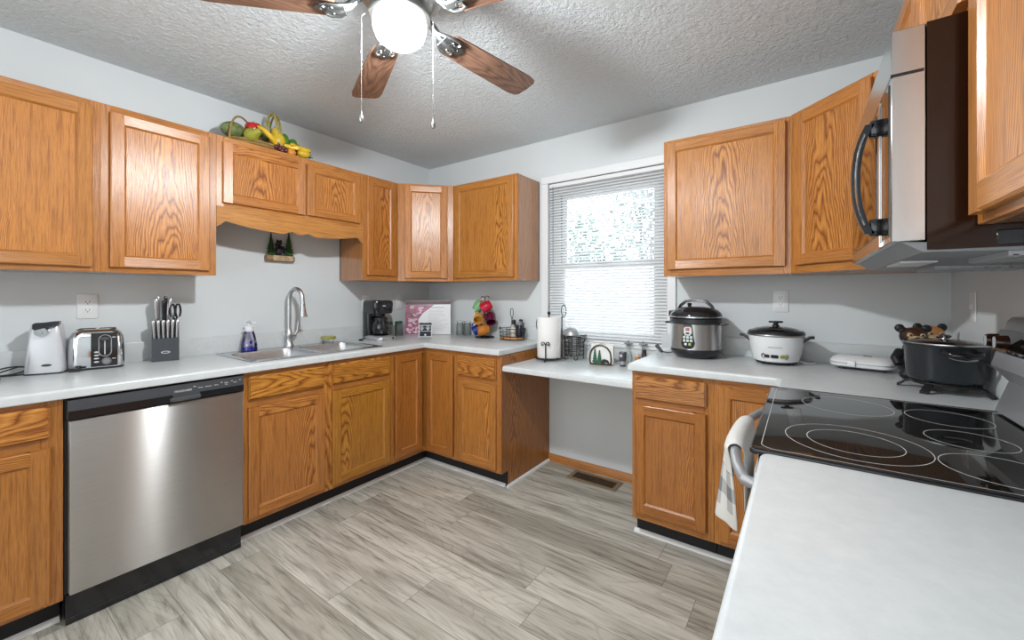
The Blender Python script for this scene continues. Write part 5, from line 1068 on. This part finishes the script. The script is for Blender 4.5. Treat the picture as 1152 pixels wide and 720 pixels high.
mb.tube([(.075, -.098 * cos(t_), .030 + .225 * sin(t_)) for t_ in [pi * k / 18 for k in range(19)]], .006, 8); h_ = mb.build('arched_handle', 'wicker_green', fb)
mb = MB(); mb.tube([(-.205 + .225 * (1 - cos(a)) / 2, -.085 + .155 * (1 - cos(a)) / 2 - .0 * a, .012 + .155 * sin(a) + .02 * sin(2 * a)) for a in [pi * k / 18 for k in range(17)]], .0055, 8); mb.build('side_hoop', 'wicker', fb)
FM = Matrix.Translation((.175, -1.548, FZ)) @ Matrix.Rotation(HP, 4, 'Z')
def fruit(name, label, cat, pos, prof, mat, rot=(0, 0, 0), stem=None, sc=1.0, tube=None, grp='fruit in the basket'):
    o = thing(name, label, cat, (0, 0, 0), 0, grp); o.matrix_world = FM @ Matrix.Translation(pos) @ Euler([R(a) for a in rot]).to_matrix().to_4x4(); mb = MB()
    if tube: mb.tube(tube[0], tube[1], 8)
    else: mb.lathe([(r * sc, z * sc) for r, z in prof], 22)
    mb.build('flesh', mat, o)
    if stem: mb = MB(); mb.tube([(0, 0, stem[0] * sc), (.003, .001, stem[1] * sc)], [.0022, .0018], 6); mb.build('stem', 'trunk', o)
apple = [(0, -.036), (.012, -.038), (.030, -.028), (.040, -.004), (.039, .016), (.028, .032), (.012, .035), (0, .028)]
pear_ = [(0, -.045), (.016, -.046), (.036, -.034), (.043, -.012), (.036, .012), (.022, .034), (.018, .050), (.010, .058), (0, .058)]
oval = [(sin(pi * i / 12) * .040, -cos(pi * i / 12) * .062) for i in range(13)]
fruit('melon', 'mottled green melon at the left end of the fruit basket', 'melon', (-.160, -.012, .090), oval, 'melon', (0, 78, 20), sc=1.15)
fruit('apple', 'big red apple at the left of the fruit basket', 'apple', (-.055, -.020, .125), apple, 'apple_red', (15, -10, 0), (.028, .042), 1.15)
fruit('pear', 'green yellow pear low at the left front of the basket', 'pear', (-.085, -.085, .070), pear_, 'green_pear', (70, 0, 25), (.056, .07), .95)
fruit('squash', 'pale green squash behind the bananas in the basket', 'squash', (.020, .010, .125), oval, 'pale_green', (15, 15, 0), sc=.95)
def ban(a, r, th): n = 9; return ([(r * cos(R(-a + 2 * a * k / n)) - r, r * sin(R(-a + 2 * a * k / n)), 0) for k in range(n + 1)], [.005] + [th * (.75 + .25 * sin(pi * k / n)) for k in range(1, n)] + [.004])
fruit('banana', 'yellow banana sloping down across the middle of the basket', 'banana', (-.002, -.112, .082), None, 'banana', (-38, 0, -90), tube=ban(42, .11, .016))
fruit('pear', 'golden yellow pear in the middle of the fruit basket', 'pear', (.060, -.065, .092), pear_, 'pear', (10, -18, 0), (.056, .07), 1.1)
fruit('apple', 'small red apple beside the arched handle', 'apple', (.090, .015, .135), apple, 'red', (0, 10, 0), (.028, .045), .80)
fruit('lime', 'dark green lime left of the handle foot', 'lime', (.110, -.040, .098), oval, 'lime', (10, 0, 0), sc=.78)
fruit('lime', 'bright green lime right of the handle foot', 'lime', (.162, -.034, .088), oval, 'lime', (20, 10, 40), sc=.74)
fruit('apple', 'red apple at the right end of the basket', 'apple', (.205, .010, .085), apple, 'apple_red', (0, 25, 0), None, .95)
fruit('banana', 'short yellow banana at the right front of the basket', 'banana', (.175, -.100, .062), None, 'banana', (0, 0, 100), tube=ban(36, .12, .016))
fruit('banana', 'yellow banana tip crossing under the handle', 'banana', (.125, -.112, .050), None, 'banana', (0, 10, 75), tube=ban(30, .09, .014))
fruit('lemon', 'yellow lemon at the right corner of the basket', 'lemon', (.215, -.085, .040), oval, 'pear', (0, 80, 10), sc=.72)
fruit('orange', 'orange fruit low under the handle', 'orange', (.130, -.090, .020), [(sin(pi * i / 12) * .030, -cos(pi * i / 12) * .030) for i in range(13)], 'orange')
for k, (x, y, z) in enumerate(((.035, -.108, .030), (.055, -.112, .022), (.075, -.110, .032), (.048, -.104, .044), (.090, -.112, .020), (.066, -.115, .012))):
    fruit('grape', 'dark purple grape in the bunch at the basket front', 'grape', (x, y, z), [(sin(pi * i / 8) * .012, -cos(pi * i / 8) * .013) for i in range(9)], 'plum', grp='grapes at the basket front')
lf = thing('leaf_sprig', 'green leaf sprig hanging at the right end of the basket', 'leaves', (0, 0, 0)); lf.matrix_world = FM @ Matrix.Translation((.235, -.070, .02)); mb = MB(); rr = random.Random(4)
for k in range(9):
    a, b = rr.uniform(-.8, 1.2), rr.uniform(-.4, .9); dd = Vector((cos(a) * cos(b), sin(a) * cos(b) - .3, sin(b))).normalized() * .045; sd_ = dd.cross(Vector((0, 0, 1))).normalized() * .011
    p0 = Vector((0, 0, .015)); mb.loft([[p0, p0 + Vector((0, 0, .001))], ] if False else [[p0 - sd_ * .2, p0 + sd_ * .2, p0 + sd_ * .2 + Vector((0, 0, .0015)), p0 - sd_ * .2 + Vector((0, 0, .0015))], [p0 + dd * .5 - sd_, p0 + dd * .5 + sd_, p0 + dd * .5 + sd_ + Vector((0, 0, .0015)), p0 + dd * .5 - sd_ + Vector((0, 0, .0015))], [p0 + dd - sd_ * .1, p0 + dd + sd_ * .1, p0 + dd + sd_ * .1 + Vector((0, 0, .001)), p0 + dd - sd_ * .1 + Vector((0, 0, .001))]])
mb.build('leaves', 'leaf', lf)
